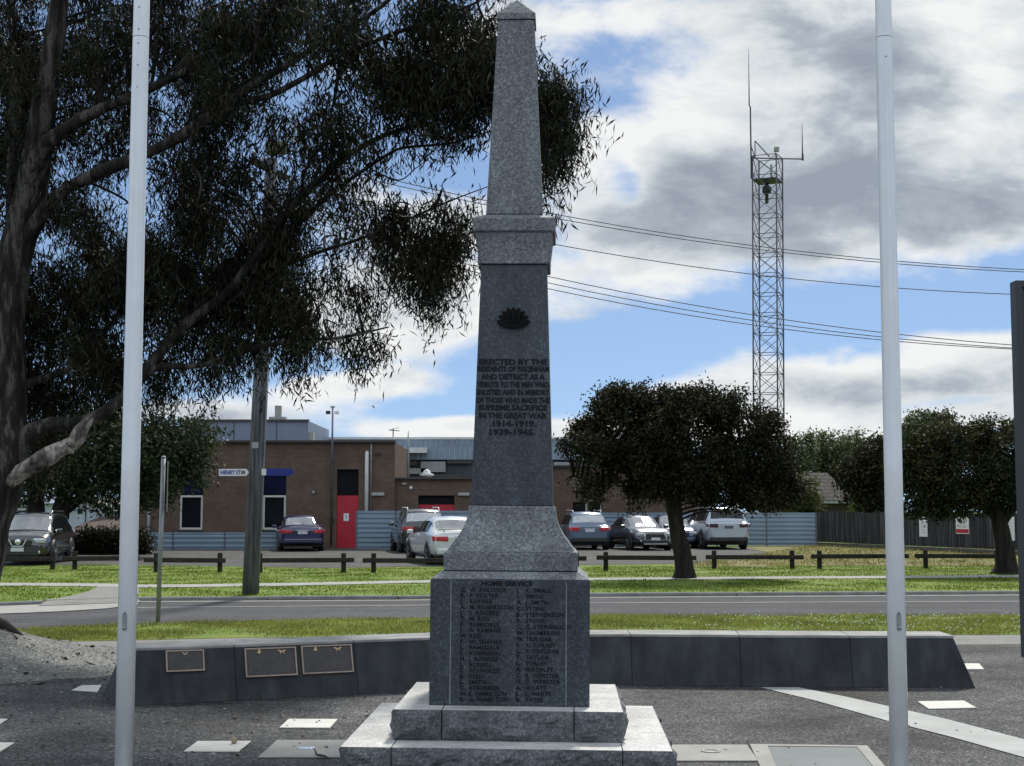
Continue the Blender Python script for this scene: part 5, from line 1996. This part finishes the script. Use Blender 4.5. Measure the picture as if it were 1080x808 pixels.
# ---- round tree, centre right
YR = 36.3
b0 = gnd(721, 610)
limbs = [([(Vector((b0.x, b0.y, -.05)), .44), PXY(721, 600, b0.y, .32), PXY(719, 580, b0.y, .27), PXY(714, 555, b0.y, .25), PXY(710, 530, b0.y, .24), PXY(708, 505, b0.y, .22), PXY(705, 470, b0.y, .15)], 14),
         ([PXY(710, 525, b0.y, .16), PXY(690, 500, b0.y, .12), PXY(660, 475, b0.y, .08), PXY(630, 450, b0.y, .04)], 8),
         ([PXY(709, 520, b0.y, .16), PXY(730, 495, b0.y, .13), PXY(765, 470, b0.y, .09), PXY(800, 460, b0.y, .05)], 8),
         ([PXY(708, 505, b0.y, .12), PXY(715, 470, b0.y - .5, .1), PXY(725, 440, b0.y - .8, .05)], 8),
         ([PXY(706, 500, b0.y, .12), PXY(690, 465, b0.y + .6, .1), PXY(680, 435, b0.y + 1, .05)], 8),
         ([PXY(700, 510, b0.y, .08), PXY(665, 508, b0.y, .06), PXY(630, 508, b0.y - .2, .04), PXY(605, 502, b0.y - .2, .02)], 6)]
bl = [(650, 440, 38, 30, b0.y, 1.0, 1.0), (690, 430, 45, 24, b0.y, 1.2, 1.0), (735, 432, 48, 24, b0.y, 1.2, 1.0), (775, 448, 40, 30, b0.y, 1.1, 1.0), (700, 460, 80, 36, b0.y, 1.6, 1.3),
      (790, 482, 42, 36, b0.y, 1.1, 1.2), (818, 492, 30, 36, b0.y, .9, 1.0), (740, 490, 70, 34, b0.y, 1.5, 1.2), (680, 490, 40, 30, b0.y, 1.1, 1.1), (650, 470, 30, 26, b0.y, .8, .8),
      (613, 452, 15, 13, b0.y, .4, .6), (625, 462, 22, 16, b0.y, .5, .5), (780, 515, 50, 18, b0.y, 1.0, 1.0), (822, 520, 26, 16, b0.y, .7, .8), (672, 522, 18, 18, b0.y, .5, .7), (622, 512, 22, 22, b0.y, .5, .55), (640, 505, 20, 14, b0.y, .5, .4),
      (735, 514, 45, 18, b0.y, 1.0, 1.1), (800, 522, 42, 13, b0.y, .9, 1.0), (765, 524, 38, 12, b0.y, .9, .9), (690, 512, 22, 14, b0.y, .8, .7), (690, 420, 55, 16, b0.y, .9, .7), (745, 418, 50, 14, b0.y, .9, .7), (640, 425, 25, 16, b0.y, .6, .6)]
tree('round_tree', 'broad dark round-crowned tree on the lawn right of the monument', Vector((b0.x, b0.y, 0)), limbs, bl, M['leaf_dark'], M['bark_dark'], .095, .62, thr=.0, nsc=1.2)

# ---- right tree
b0 = gnd(1060, 605.5)
limbs = [([(Vector((b0.x, b0.y, -.05)), .5), PXY(1061, 595, b0.y, .36), PXY(1058, 570, b0.y, .28), PXY(1055, 552, b0.y, .27), PXY(1050, 535, b0.y, .22), PXY(1042, 505, b0.y, .15)], 12),
         ([PXY(1055, 550, b0.y, .2), PXY(1042, 538, b0.y, .15), PXY(1020, 520, b0.y, .1), PXY(985, 500, b0.y, .05)], 8),
         ([PXY(1056, 552, b0.y, .18), PXY(1075, 528, b0.y, .14), PXY(1100, 500, b0.y, .06)], 8)]
bl = [(1000, 472, 50, 26, b0.y, 1.2, 1.0), (1050, 468, 45, 26, b0.y, 1.2, 1.0), (975, 490, 34, 30, b0.y, 1.0, 1.1), (1020, 500, 60, 32, b0.y, 1.4, 1.2), (1080, 490, 45, 40, b0.y, 1.2, 1.0), (970, 520, 26, 22, b0.y, .7, .9), (1010, 525, 40, 18, b0.y, .9, .9),
      (1060, 515, 40, 24, b0.y, 1.0, 1.0), (985, 462, 24, 14, b0.y, .6, .6), (1040, 453, 34, 12, b0.y, .7, .6), (952, 498, 14, 20, b0.y, .5, .6), (968, 534, 20, 10, b0.y, .5, .8), (1000, 535, 26, 9, b0.y, .6, .7), (958, 470, 16, 16, b0.y, .5, .5), (1120, 480, 40, 40, b0.y, 1.1, .7)]
tree('spreading_tree', 'dense dark tree with olive top at the right edge behind the flagpole', Vector((b0.x, b0.y, 0)), limbs, bl, M['leaf_olive_dark'] if 'leaf_olive_dark' in M else leaf('olive_dark_leaf', (.012, .017, .009), (.03, .036, .016), (.085, .085, .036), .25, .1), M['bark_dark'], .1, .6, thr=-.08, nsc=1.1)

# ---- broad tree at left behind the SUV
Y = 53.0
b0 = at(50, 590, Y); b0.z = 0
limbs = [([(Vector((b0.x, Y, -.05)), .6), PXY(42, 560, Y, .42), PXY(38, 530, Y, .4), PXY(40, 505, Y, .36), PXY(45, 480, Y, .2)], 12),
         ([PXY(62, 590, Y, .5), PXY(62, 555, Y, .42), PXY(68, 525, Y, .38), PXY(80, 505, Y, .3), PXY(110, 485, Y, .16), PXY(150, 465, Y, .08)], 10),
         ([PXY(66, 540, Y, .28), PXY(85, 525, Y, .22), PXY(110, 510, Y, .14), PXY(150, 497, Y, .07)], 8)]
bl = [(70, 470, 55, 34, Y, 2.2, 1.0), (20, 480, 45, 30, Y, 2, 1.0), (110, 475, 45, 30, Y, 2, 1.2), (105, 510, 45, 22, Y, 1.6, 1.0), (150, 470, 42, 32, Y, 1.8, 1.0), (190, 468, 36, 26, Y, 1.5, .8), (215, 462, 26, 14, Y, 1.0, .5), (150, 510, 36, 26, Y, 1.4, .9), (185, 498, 36, 20, Y, 1.2, .7), (208, 490, 26, 14, Y, 1.0, .5), (180, 515, 16, 22, Y, .7, .6), (160, 530, 22, 14, Y, .8, .5), (60, 508, 40, 16, Y, 1.4, .8), (130, 450, 40, 18, Y, 1.2, .7), (185, 448, 22, 10, Y, .8, .4), (15, 520, 22, 12, Y, 1, .5), (5, 540, 14, 12, Y, .6, .5), (90, 490, 60, 26, Y, 1.8, 1.2), (150, 490, 50, 34, Y, 1.6, 1.2), (120, 525, 50, 16, Y, 1.2, 1.0), (60, 445, 60, 20, Y, 1.8, .8), (185, 480, 36, 26, Y, 1.2, .8), (45, 520, 50, 10, Y, 1.0, .8)]
tree('broad_tree', 'leafy green tree spreading over the black SUV and brick building corner', Vector((b0.x, Y, 0)), limbs, bl, leaf('mid_green_leaf', (.014, .022, .012), (.035, .055, .022), (.08, .11, .045), .25), M['bark_dark'], .17, .17, thr=-.26)

# ---- hedge
Y = 55.0
hb_ = at(115, 584, Y); hb_.z = 0
limbs = [([(Vector((hb_.x + dx, Y, -.05)), .06), (Vector((hb_.x + dx, Y, .5)), .04), (Vector((hb_.x + dx, Y, .8)), .02)], 6) for dx in (-1, -.3, .4, 1.1)]
bl = [(u, 570, 15, 12, Y, .6, 2.2) for u in (88, 98, 108, 118, 128, 138, 146)] + [(u, 578, 14, 9, Y, .5, 2.2) for u in (84, 96, 110, 124, 138, 150)]
tree('hedge', 'dense dark clipped hedge between the black SUV and the left flagpole', hb_, limbs, bl, M['leaf_dark'], M['bark_dark'], .12, .35, cat='hedge', thr=-.6, lobes=0)

# ---- far trees at right
def far_tree(name, label, u, vtop, ru, Y, mat, bl, group='trees beyond the paling fence', ll=.3, nper=.2, tr_=.16, thr=-.32):
    nper *= 2
    b0 = at(u, 560, Y); b0.z = 0
    limbs = [([(Vector((b0.x, Y, -.05)), tr_ * 1.5), (at(u, 520, Y), tr_), (at(u, (vtop + 520) / 2, Y), tr_ * .6), (at(u, vtop + 6, Y), .04)], 8)]
    return tree(name, label, b0, limbs, bl, mat, M['bark_dark'], ll, nper, group, thr=thr, nsc=.7)


for k, (u, vt, ru, txt) in enumerate(((846, 459, 17, 'pale green poplar just right of the tower foot'), (872, 457, 15, 'pale green poplar second from the tower foot'), (897, 455, 15, 'pale green poplar behind the ridge end of the tiled house'), (922, 462, 14, 'pale green poplar beside the left edge of the right flagpole'))):
    Yp = 108 + 2 * (k % 2)
    far_tree('poplar', txt, u, vt, ru, Yp, M['leaf_far'], [(u, vt + 16, ru * .8, 18, Yp, 1.4, .8), (u - 4, vt + 34, ru, 22, Yp, 1.6, 1.0), (u + 4, vt + 52, ru, 26, Yp, 1.6, 1.0), (u, vt + 74, ru * 1.1, 18, Yp, 1.6, 1.0), (u - ru * .5, vt + 14, 5, 12, Yp, .6, .6), (u + ru * .5, vt + 12, 5, 12, Yp, .6, .6)], nper=.22, ll=.26)
far_tree('garden_tree', 'dark leafy garden tree between the tiled house and right flagpole', 915, 470, 30, 74, M['leaf_dark'], [(905, 500, 20, 20, 74, 1.4, 1.0), (925, 490, 24, 24, 74, 1.5, 1.0), (932, 512, 24, 26, 74, 1.5, 1.0), (912, 518, 18, 20, 74, 1.2, .9), (896, 492, 12, 10, 74, .8, .6), (925, 470, 14, 8, 74, .8, .5)], ll=.19, nper=.25)
far_tree('pine_tree', 'dark rounded pine top rising behind the rightmost tree', 972, 433, 24, 98, M['leaf_green'], [(970, 446, 16, 12, 98, 1.4, .9), (958, 456, 14, 12, 98, 1.3, .8), (985, 450, 13, 11, 98, 1.2, .7), (998, 444, 7, 5, 98, .6, .5), (972, 470, 28, 22, 98, 2, 1.0)], ll=.24, nper=.3)
far_tree('conifer_shrub', 'yellow-green conical shrub behind the paling fence by the house', 908, 522, 14, 80, M['leaf_lime'], [(908, 530, 5, 8, 80, .4, 1.5), (908, 540, 10, 8, 80, .6, 1.5), (908, 548, 14, 10, 80, .8, 1.5)], ll=.14, nper=.5, tr_=.07, thr=-.6)
far_tree('garden_shrub', 'brownish shrub against the steel fence right of the round tree', 848, 500, 18, 72, M['leaf_olive'], [(845, 515, 16, 16, 72, 1.0, .8), (852, 530, 14, 14, 72, .9, .9), (838, 530, 14, 16, 72, .9, .9)], ll=.17, nper=.3)


# ================================================================== GRASS, LITTER
def in_poly(x, y, poly):
    c = np.zeros(len(x), bool)
    n = len(poly)
    for i in range(n):
        x0, y0 = poly[i]; x1, y1 = poly[(i + 1) % n]
        cond = ((y0 > y) != (y1 > y)) & (x < (x1 - x0) * (y - y0) / (y1 - y0 + 1e-12) + x0)
        c ^= cond
    return c


def grass(name, poly, n, h0, h1, mat, z=.0, w=.008, bounds=None):
    xs = [p[0] for p in poly]; ys = [p[1] for p in poly]
    bx = bounds or (min(xs), max(xs), min(ys), max(ys))
    x = RNG.uniform(bx[0], bx[1], n * 2); y = RNG.uniform(bx[2], bx[3], n * 2)
    m = in_poly(x, y, poly)
    for q in PAVED:
        m &= ~in_poly(x, y, q)
    x, y = x[m][:n], y[m][:n]
    dn = np.array([mnoise.noise(Vector((a * .9, c * .9, 0))) for a, c in zip(x, y)])
    keep = dn > RNG.uniform(-.7, .25, len(x))
    x, y, dn = x[keep], y[keep], dn[keep]
    L = RNG.uniform(h0, h1, len(x)) * (1 + .7 * dn)
    C_ = np.stack([x, y, z + L * .42], 1)
    D_ = RNG.normal(size=(len(x), 3)) * .45 + np.array([0, 0, 1.0])
    o = leaves_mesh(name, C_, D_, L, RNG.uniform(.6, 1.3, len(x)) * w * 2, mat, None, (0, 20, 0))
    o['kind'] = 'stuff'
    return o


M['blade_near'] = leaf('verge_blade', (.14, .175, .035), (.21, .24, .06), (.3, .31, .12), .5, 0)
grass('grass', near_verge, 90000, .03, .07, M['blade_near'], .008, .006, bounds=(-9, 10, 17, 25))
grass('grass', near_verge, 20000, .03, .07, M['blade_dry'], .008, .006, bounds=(-9, 10, 17, 25))
fv = [p for p in far_kerb] + [(40, 44), (-40, 44)]
fv_poly = far_kerb[1:-1] + [g2(1160, 597), g2(760, 597), g2(340, 600), g2(240, 598.5), g2(110, 596.5), g2(-60, 598)]
grass('grass', fv_poly, 70000, .025, .05, M['blade'], .0, .012)
grass('grass', [g2(700, 598), g2(900, 597), g2(1160, 600), g2(1160, 583), g2(1000, 578.5), g2(860, 574.6), g2(812, 583), g2(735, 594)], 16000, .05, .12, M['blade_dry'], .01, .014)
# fringe where verge grass creeps over the footpath edge
# white clover heads on the right of the near verge
n = 420
x = RNG.uniform(.5, 8.5, n * 2); y = RNG.uniform(19, 23.6, n * 2)
dn = np.array([mnoise.noise(Vector((a * .8, c * 1.2, 5))) for a, c in zip(x, y)])
m = in_poly(x, y, near_verge) & (x > 2.2 + 3 * (1 - RNG.random(n * 2) ** .6)) & (dn > -.25)
x, y = x[m], y[m]
mb = MB()
for a, c in zip(x, y):
    r = random.uniform(.008, .015); z = random.uniform(.05, .085)
    mb.add([(a - r, c, z), (a, c - r, z), (a + r, c, z), (a, c + r, z), (a, c, z + r), (a, c, z - r)], [(0, 1, 4), (1, 2, 4), (2, 3, 4), (3, 0, 4), (1, 0, 5), (2, 1, 5), (3, 2, 5), (0, 3, 5)])
mb.build('clover_flower', plain('clover_white', (.68, .68, .6), .8, 0, .1, 5), recalc=False)['kind'] = 'stuff'

# leaf and bark litter on the plaza
def litter(n, x0, x1, y0, y1, mat, name, L=(.02, .07), W=.014):
    x = RNG.uniform(x0, x1, n); y = RNG.uniform(y0, y1, n)
    z = np.array([max(0.0, mound_h(a, c)) for a, c in zip(x, y)]) + .012
    C_ = np.stack([x, y, z], 1)
    D_ = RNG.normal(size=(n, 3)) * np.array([1, 1, .08])
    o = leaves_mesh(name, C_, D_, RNG.uniform(*L, n), RNG.uniform(.5, 1.5, n) * W, mat, None, (0, 11, 0))
    o['kind'] = 'stuff'


litter(900, -7, .5, 8.6, 16.5, plain('brown_litter', (.12, .095, .075), .9, 0, .5, 8), 'leaf_litter')
litter(330, -7, 6, 8.6, 17, plain('pale_litter', (.4, .37, .32), .9, 0, .3, 8), 'leaf_litter', (.015, .05), .012)
litter(70, -7.5, -4.3, 14, 17.8, plain('dark_litter', (.03, .027, .024), .9, 0, .3, 8), 'bark_litter', (.06, .3), .035)
litter(120, .8, 6, 8.6, 13.5, plain('grey_litter', (.2, .18, .15), .9, 0, .4, 8), 'leaf_litter', (.015, .045), .012)
# stones on the mound
n = 2200
mb = MB()
for _ in range(n):
    a, c = random.uniform(-9, -4), random.uniform(13.3, 18.8)
    h = mound_h(a, c)
    if h < .01:
        continue
    r = random.uniform(.004, .013)
    mb.box((a, c, h + r * .3), (r * 1.6, r * 1.3, r), rz=random.uniform(0, 3))
mb.build('gravel', plain('gravel_stone', (.2, .2, .19), .9, 0, .5, 30), recalc=False)['kind'] = 'stuff'

# ================================================================== WORLD, SUN, CAMERA
SUN_EL, SUN_AZ = 47.0, 14.0   # azimuth to the right of the view direction (+Y)
w = bpy.data.worlds.new('World'); scene.world = w; w.use_nodes = True
nt = w.node_tree
for n_ in list(nt.nodes):
    nt.nodes.remove(n_)
out = nt.nodes.new('ShaderNodeOutputWorld')
bg = nt.nodes.new('ShaderNodeBackground'); bg.inputs[1].default_value = .1
sky = nt.nodes.new('ShaderNodeTexSky'); sky.sky_type = 'NISHITA'; sky.sun_disc = False
sky.sun_elevation = R(SUN_EL); sky.sun_rotation = R(SUN_AZ)
sky.air_density = 1.0; sky.dust_density = .1; sky.ozone_density = 2.5
tc = nt.nodes.new('ShaderNodeTexCoord')
sp = nt.nodes.new('ShaderNodeSeparateXYZ'); nt.links.new(tc.outputs['Generated'], sp.inputs[0])


def mth(op, a, b_=None, c_=None, clamp=False):
    n_ = nt.nodes.new('ShaderNodeMath'); n_.operation = op; n_.use_clamp = clamp
    for s, val in zip(n_.inputs, (a, b_, c_)):
        if val is None:
            continue
        if isinstance(val, bpy.types.NodeSocket):
            nt.links.new(val, s)
        else:
            s.default_value = val
    return n_.outputs[0]


dx, dy, dz = sp.outputs
scb = nt.nodes.new('ShaderNodeCombineXYZ')
nt.links.new(dx, scb.inputs[0]); nt.links.new(dy, scb.inputs[1]); nt.links.new(mth('ADD', mth('MAXIMUM', dz, 0.0), .16), scb.inputs[2])
nrmz = nt.nodes.new('ShaderNodeVectorMath'); nrmz.operation = 'NORMALIZE'
nt.links.new(scb.outputs[0], nrmz.inputs[0])
nt.links.new(nrmz.outputs[0], sky.inputs[0])
ay = mth('MAXIMUM', mth('ABSOLUTE', dy), .12)
az = mth('MAXIMUM', dz, 0.0)
A = mth('DIVIDE', dx, ay)     # tangent-plane coordinates of the direction (both half-spaces)
B = mth('DIVIDE', dz, ay)
# domain warp
cbn = nt.nodes.new('ShaderNodeCombineXYZ')
nt.links.new(A, cbn.inputs[0]); nt.links.new(B, cbn.inputs[1]); nt.links.new(mth('MULTIPLY', dy, .3), cbn.inputs[2])


def wn(scale, detail, rough, sx=1, sy=1, off=0.0, dist=0.0):
    mp = nt.nodes.new('ShaderNodeMapping')
    mp.inputs['Scale'].default_value = (sx, sy, 1); mp.inputs['Location'].default_value = (off, off * .7, off)
    nt.links.new(cbn.outputs[0], mp.inputs[0])
    n_ = nt.nodes.new('ShaderNodeTexNoise')
    n_.inputs['Scale'].default_value = scale; n_.inputs['Detail'].default_value = detail; n_.inputs['Roughness'].default_value = rough
    n_.inputs['Distortion'].default_value = dist
    nt.links.new(mp.outputs[0], n_.inputs['Vector'])
    return n_.outputs['Fac']


w1 = mth('MULTIPLY', mth('SUBTRACT', wn(5, 3, .5, 1, 1.6, 3), .5), .09)
w2 = mth('MULTIPLY', mth('SUBTRACT', wn(5, 3, .5, 1, 1.6, 9), .5), .05)
Aw = mth('ADD', A, w1); Bw = mth('ADD', B, w2)


def ab(u, v):
    d = ray(u, v)
    return d.x / d.y, d.z / d.y


def gauss(u, v, ru, rv, amp, pw=1.0):
    a0, b0_ = ab(u, v)
    ea = mth('POWER', mth('ABSOLUTE', mth('DIVIDE', mth('SUBTRACT', Aw, a0), ru / F)), 2.0)
    eb = mth('POWER', mth('ABSOLUTE', mth('DIVIDE', mth('SUBTRACT', Bw, b0_), rv / F)), 2.0)
    return mth('MULTIPLY', mth('EXPONENT', mth('MULTIPLY', mth('ADD', ea, eb), -1.0)), amp)


cl = [(850, 190, 330, 85, .62), (960, 60, 260, 90, .5), (640, 20, 150, 40, .25), (700, 250, 150, 50, .3), (450, 330, 95, 50, .62), (360, 410, 120, 16, .32), (640, 250, 60, 40, .2),
      (930, 410, 210, 34, .7), (760, 415, 110, 14, .3), (880, 455, 300, 14, .5), (470, 452, 90, 11, .6), (230, 436, 120, 14, .4), (600, 455, 70, 16, .3), (1050, 375, 90, 18, .3), (600, 320, 70, 30, .2), (470, 225, 60, 25, .25),
      (680, 340, 140, 26, -.1), (660, 400, 90, 22, -.22), (470, 165, 60, 34, -.35), (640, 190, 30, 26, -.3), (650, 120, 60, 22, -.18), (960, 332, 130, 22, -.25), (330, 385, 90, 14, -.2), (1000, 428, 70, 8, -.2)]
tot = None
for c in cl:
    gsn = gauss(*c)
    tot = gsn if tot is None else mth('ADD', tot, gsn)
# elsewhere (overhead and behind): broken cloud
lift = mth('MINIMUM', mth('MAXIMUM', mth('MULTIPLY', mth('SUBTRACT', B, .36), 2.5), 0), 1)
behind = mth('LESS_THAN', dy, 0.0)
over = mth('MULTIPLY', lift, .5)
f1 = wn(6.5, 7, .56, 1, 2.0, 1.5, .25)
f2 = wn(19, 6, .6, 1, 1.7, 4.2, .2)
dens = mth('ADD', tot, mth('ADD', over, mth('MULTIPLY', behind, .12)))
dens = mth('ADD', dens, mth('MULTIPLY', mth('SUBTRACT', f1, .5), .95))
dens = mth('ADD', dens, mth('MULTIPLY', mth('SUBTRACT', f2, .5), .42))
cov = nt.nodes.new('ShaderNodeMapRange'); cov.interpolation_type = 'SMOOTHSTEP'
cov.inputs['From Min'].default_value = .08; cov.inputs['From Max'].default_value = .34
nt.links.new(dens, cov.inputs['Value'])
brt = [(690, 152, 130, 22, .55), (620, 175, 50, 25, .4), (1005, 28, 90, 30, .6), (1060, 60, 50, 60, .4), (620, 50, 110, 50, .5), (760, 118, 90, 28, .4), (960, 375, 160, 22, .55), (830, 425, 160, 30, .45), (470, 340, 100, 60, .6),
       (600, 280, 90, 26, .45), (700, 305, 80, 22, .35), (960, 285, 90, 16, .4), (880, 455, 300, 14, .5), (860, 95, 90, 20, .3), (360, 410, 140, 20, .5), (470, 452, 110, 14, .6), (780, 40, 60, 30, .15),
       (720, 215, 160, 40, -.14), (960, 215, 200, 45, -.18), (900, 110, 70, 18, -.1)]
bt = None
for c in brt:
    q = gauss(*c)
    bt = q if bt is None else mth('ADD', bt, q)
edge = nt.nodes.new('ShaderNodeMapRange'); edge.inputs['From Min'].default_value = .75; edge.inputs['From Max'].default_value = .2
edge.inputs['To Min'].default_value = 0; edge.inputs['To Max'].default_value = .68
nt.links.new(dens, edge.inputs['Value'])
lum = mth('ADD', mth('ADD', bt, edge.outputs[0]), mth('MULTIPLY', mth('SUBTRACT', wn(11, 8, .6, 1, 2.2, 7.7, .3), .5), 1.9))
lum = mth('ADD', lum, .06)
rmp = nt.nodes.new('ShaderNodeValToRGB')
els = rmp.color_ramp.elements
els[0].position = 0; els[0].color = (2.9, 3.35, 3.95, 1)
els[1].position = 1; els[1].color = (8.3, 8.4, 8.4, 1)
for p_, c_ in ((.3, (4.0, 4.5, 5.1)), (.6, (6.2, 6.6, 6.9))):
    e = els.new(p_); e.color = rgba(c_)
nt.links.new(lum, rmp.inputs[0])
# unseen front-lit clouds overhead and behind, brightened as added fill for front faces
gain = mth('ADD', 1.0, mth('ADD', mth('MULTIPLY', lift, .15), mth('MULTIPLY', behind, .85)))
cg = nt.nodes.new('ShaderNodeVectorMath'); cg.operation = 'SCALE'
nt.links.new(rmp.outputs[0], cg.inputs[0]); nt.links.new(gain, cg.inputs['Scale'])
hs_ = nt.nodes.new('ShaderNodeHueSaturation'); hs_.inputs['Saturation'].default_value = .98; hs_.inputs['Value'].default_value = 1.0
nt.links.new(sky.outputs[0], hs_.inputs['Color'])
mx = nt.nodes.new('ShaderNodeMix'); mx.data_type = 'RGBA'
nt.links.new(cov.outputs[0], mx.inputs[0]); nt.links.new(hs_.outputs[0], mx.inputs[6]); nt.links.new(cg.outputs[0], mx.inputs[7])
nt.links.new(mx.outputs[2], bg.inputs[0])
nt.links.new(bg.outputs[0], out.inputs[0])

sl = bpy.data.lights.new('sun', 'SUN'); sl.energy = 4.0; sl.angle = R(8.0); sl.color = (1, .95, .88)
so = bpy.data.objects.new('sun', sl); COL.objects.link(so)
sd = Vector((math.sin(R(SUN_AZ)) * math.cos(R(SUN_EL)), math.cos(R(SUN_AZ)) * math.cos(R(SUN_EL)), math.sin(R(SUN_EL))))
so.rotation_euler = sd.to_track_quat('Z', 'Y').to_euler()
so.location = sd * 60

cam = bpy.data.cameras.new('camera'); co_ = bpy.data.objects.new('camera', cam); COL.objects.link(co_)
co_.location = (0, 0, CAMH); co_.rotation_euler = (math.pi / 2 + PITCH, 0, 0)
cam.sensor_width = 36; cam.lens = 36 * F / 1080; cam.clip_start = .05; cam.clip_end = 3000
scene.camera = co_
vs_ = scene.view_settings
vs_.view_transform = 'Standard'; vs_.look = 'None'; vs_.gamma = 1; vs_.use_curve_mapping = False
vs_.exposure = 0.12
scene.cycles.max_bounces = 4
scene.cycles.diffuse_bounces = 2
scene.cycles.glossy_bounces = 2
scene.cycles.transmission_bounces = 3
scene.cycles.caustics_reflective = False
scene.cycles.caustics_refractive = False
scene.cycles.use_denoising = True
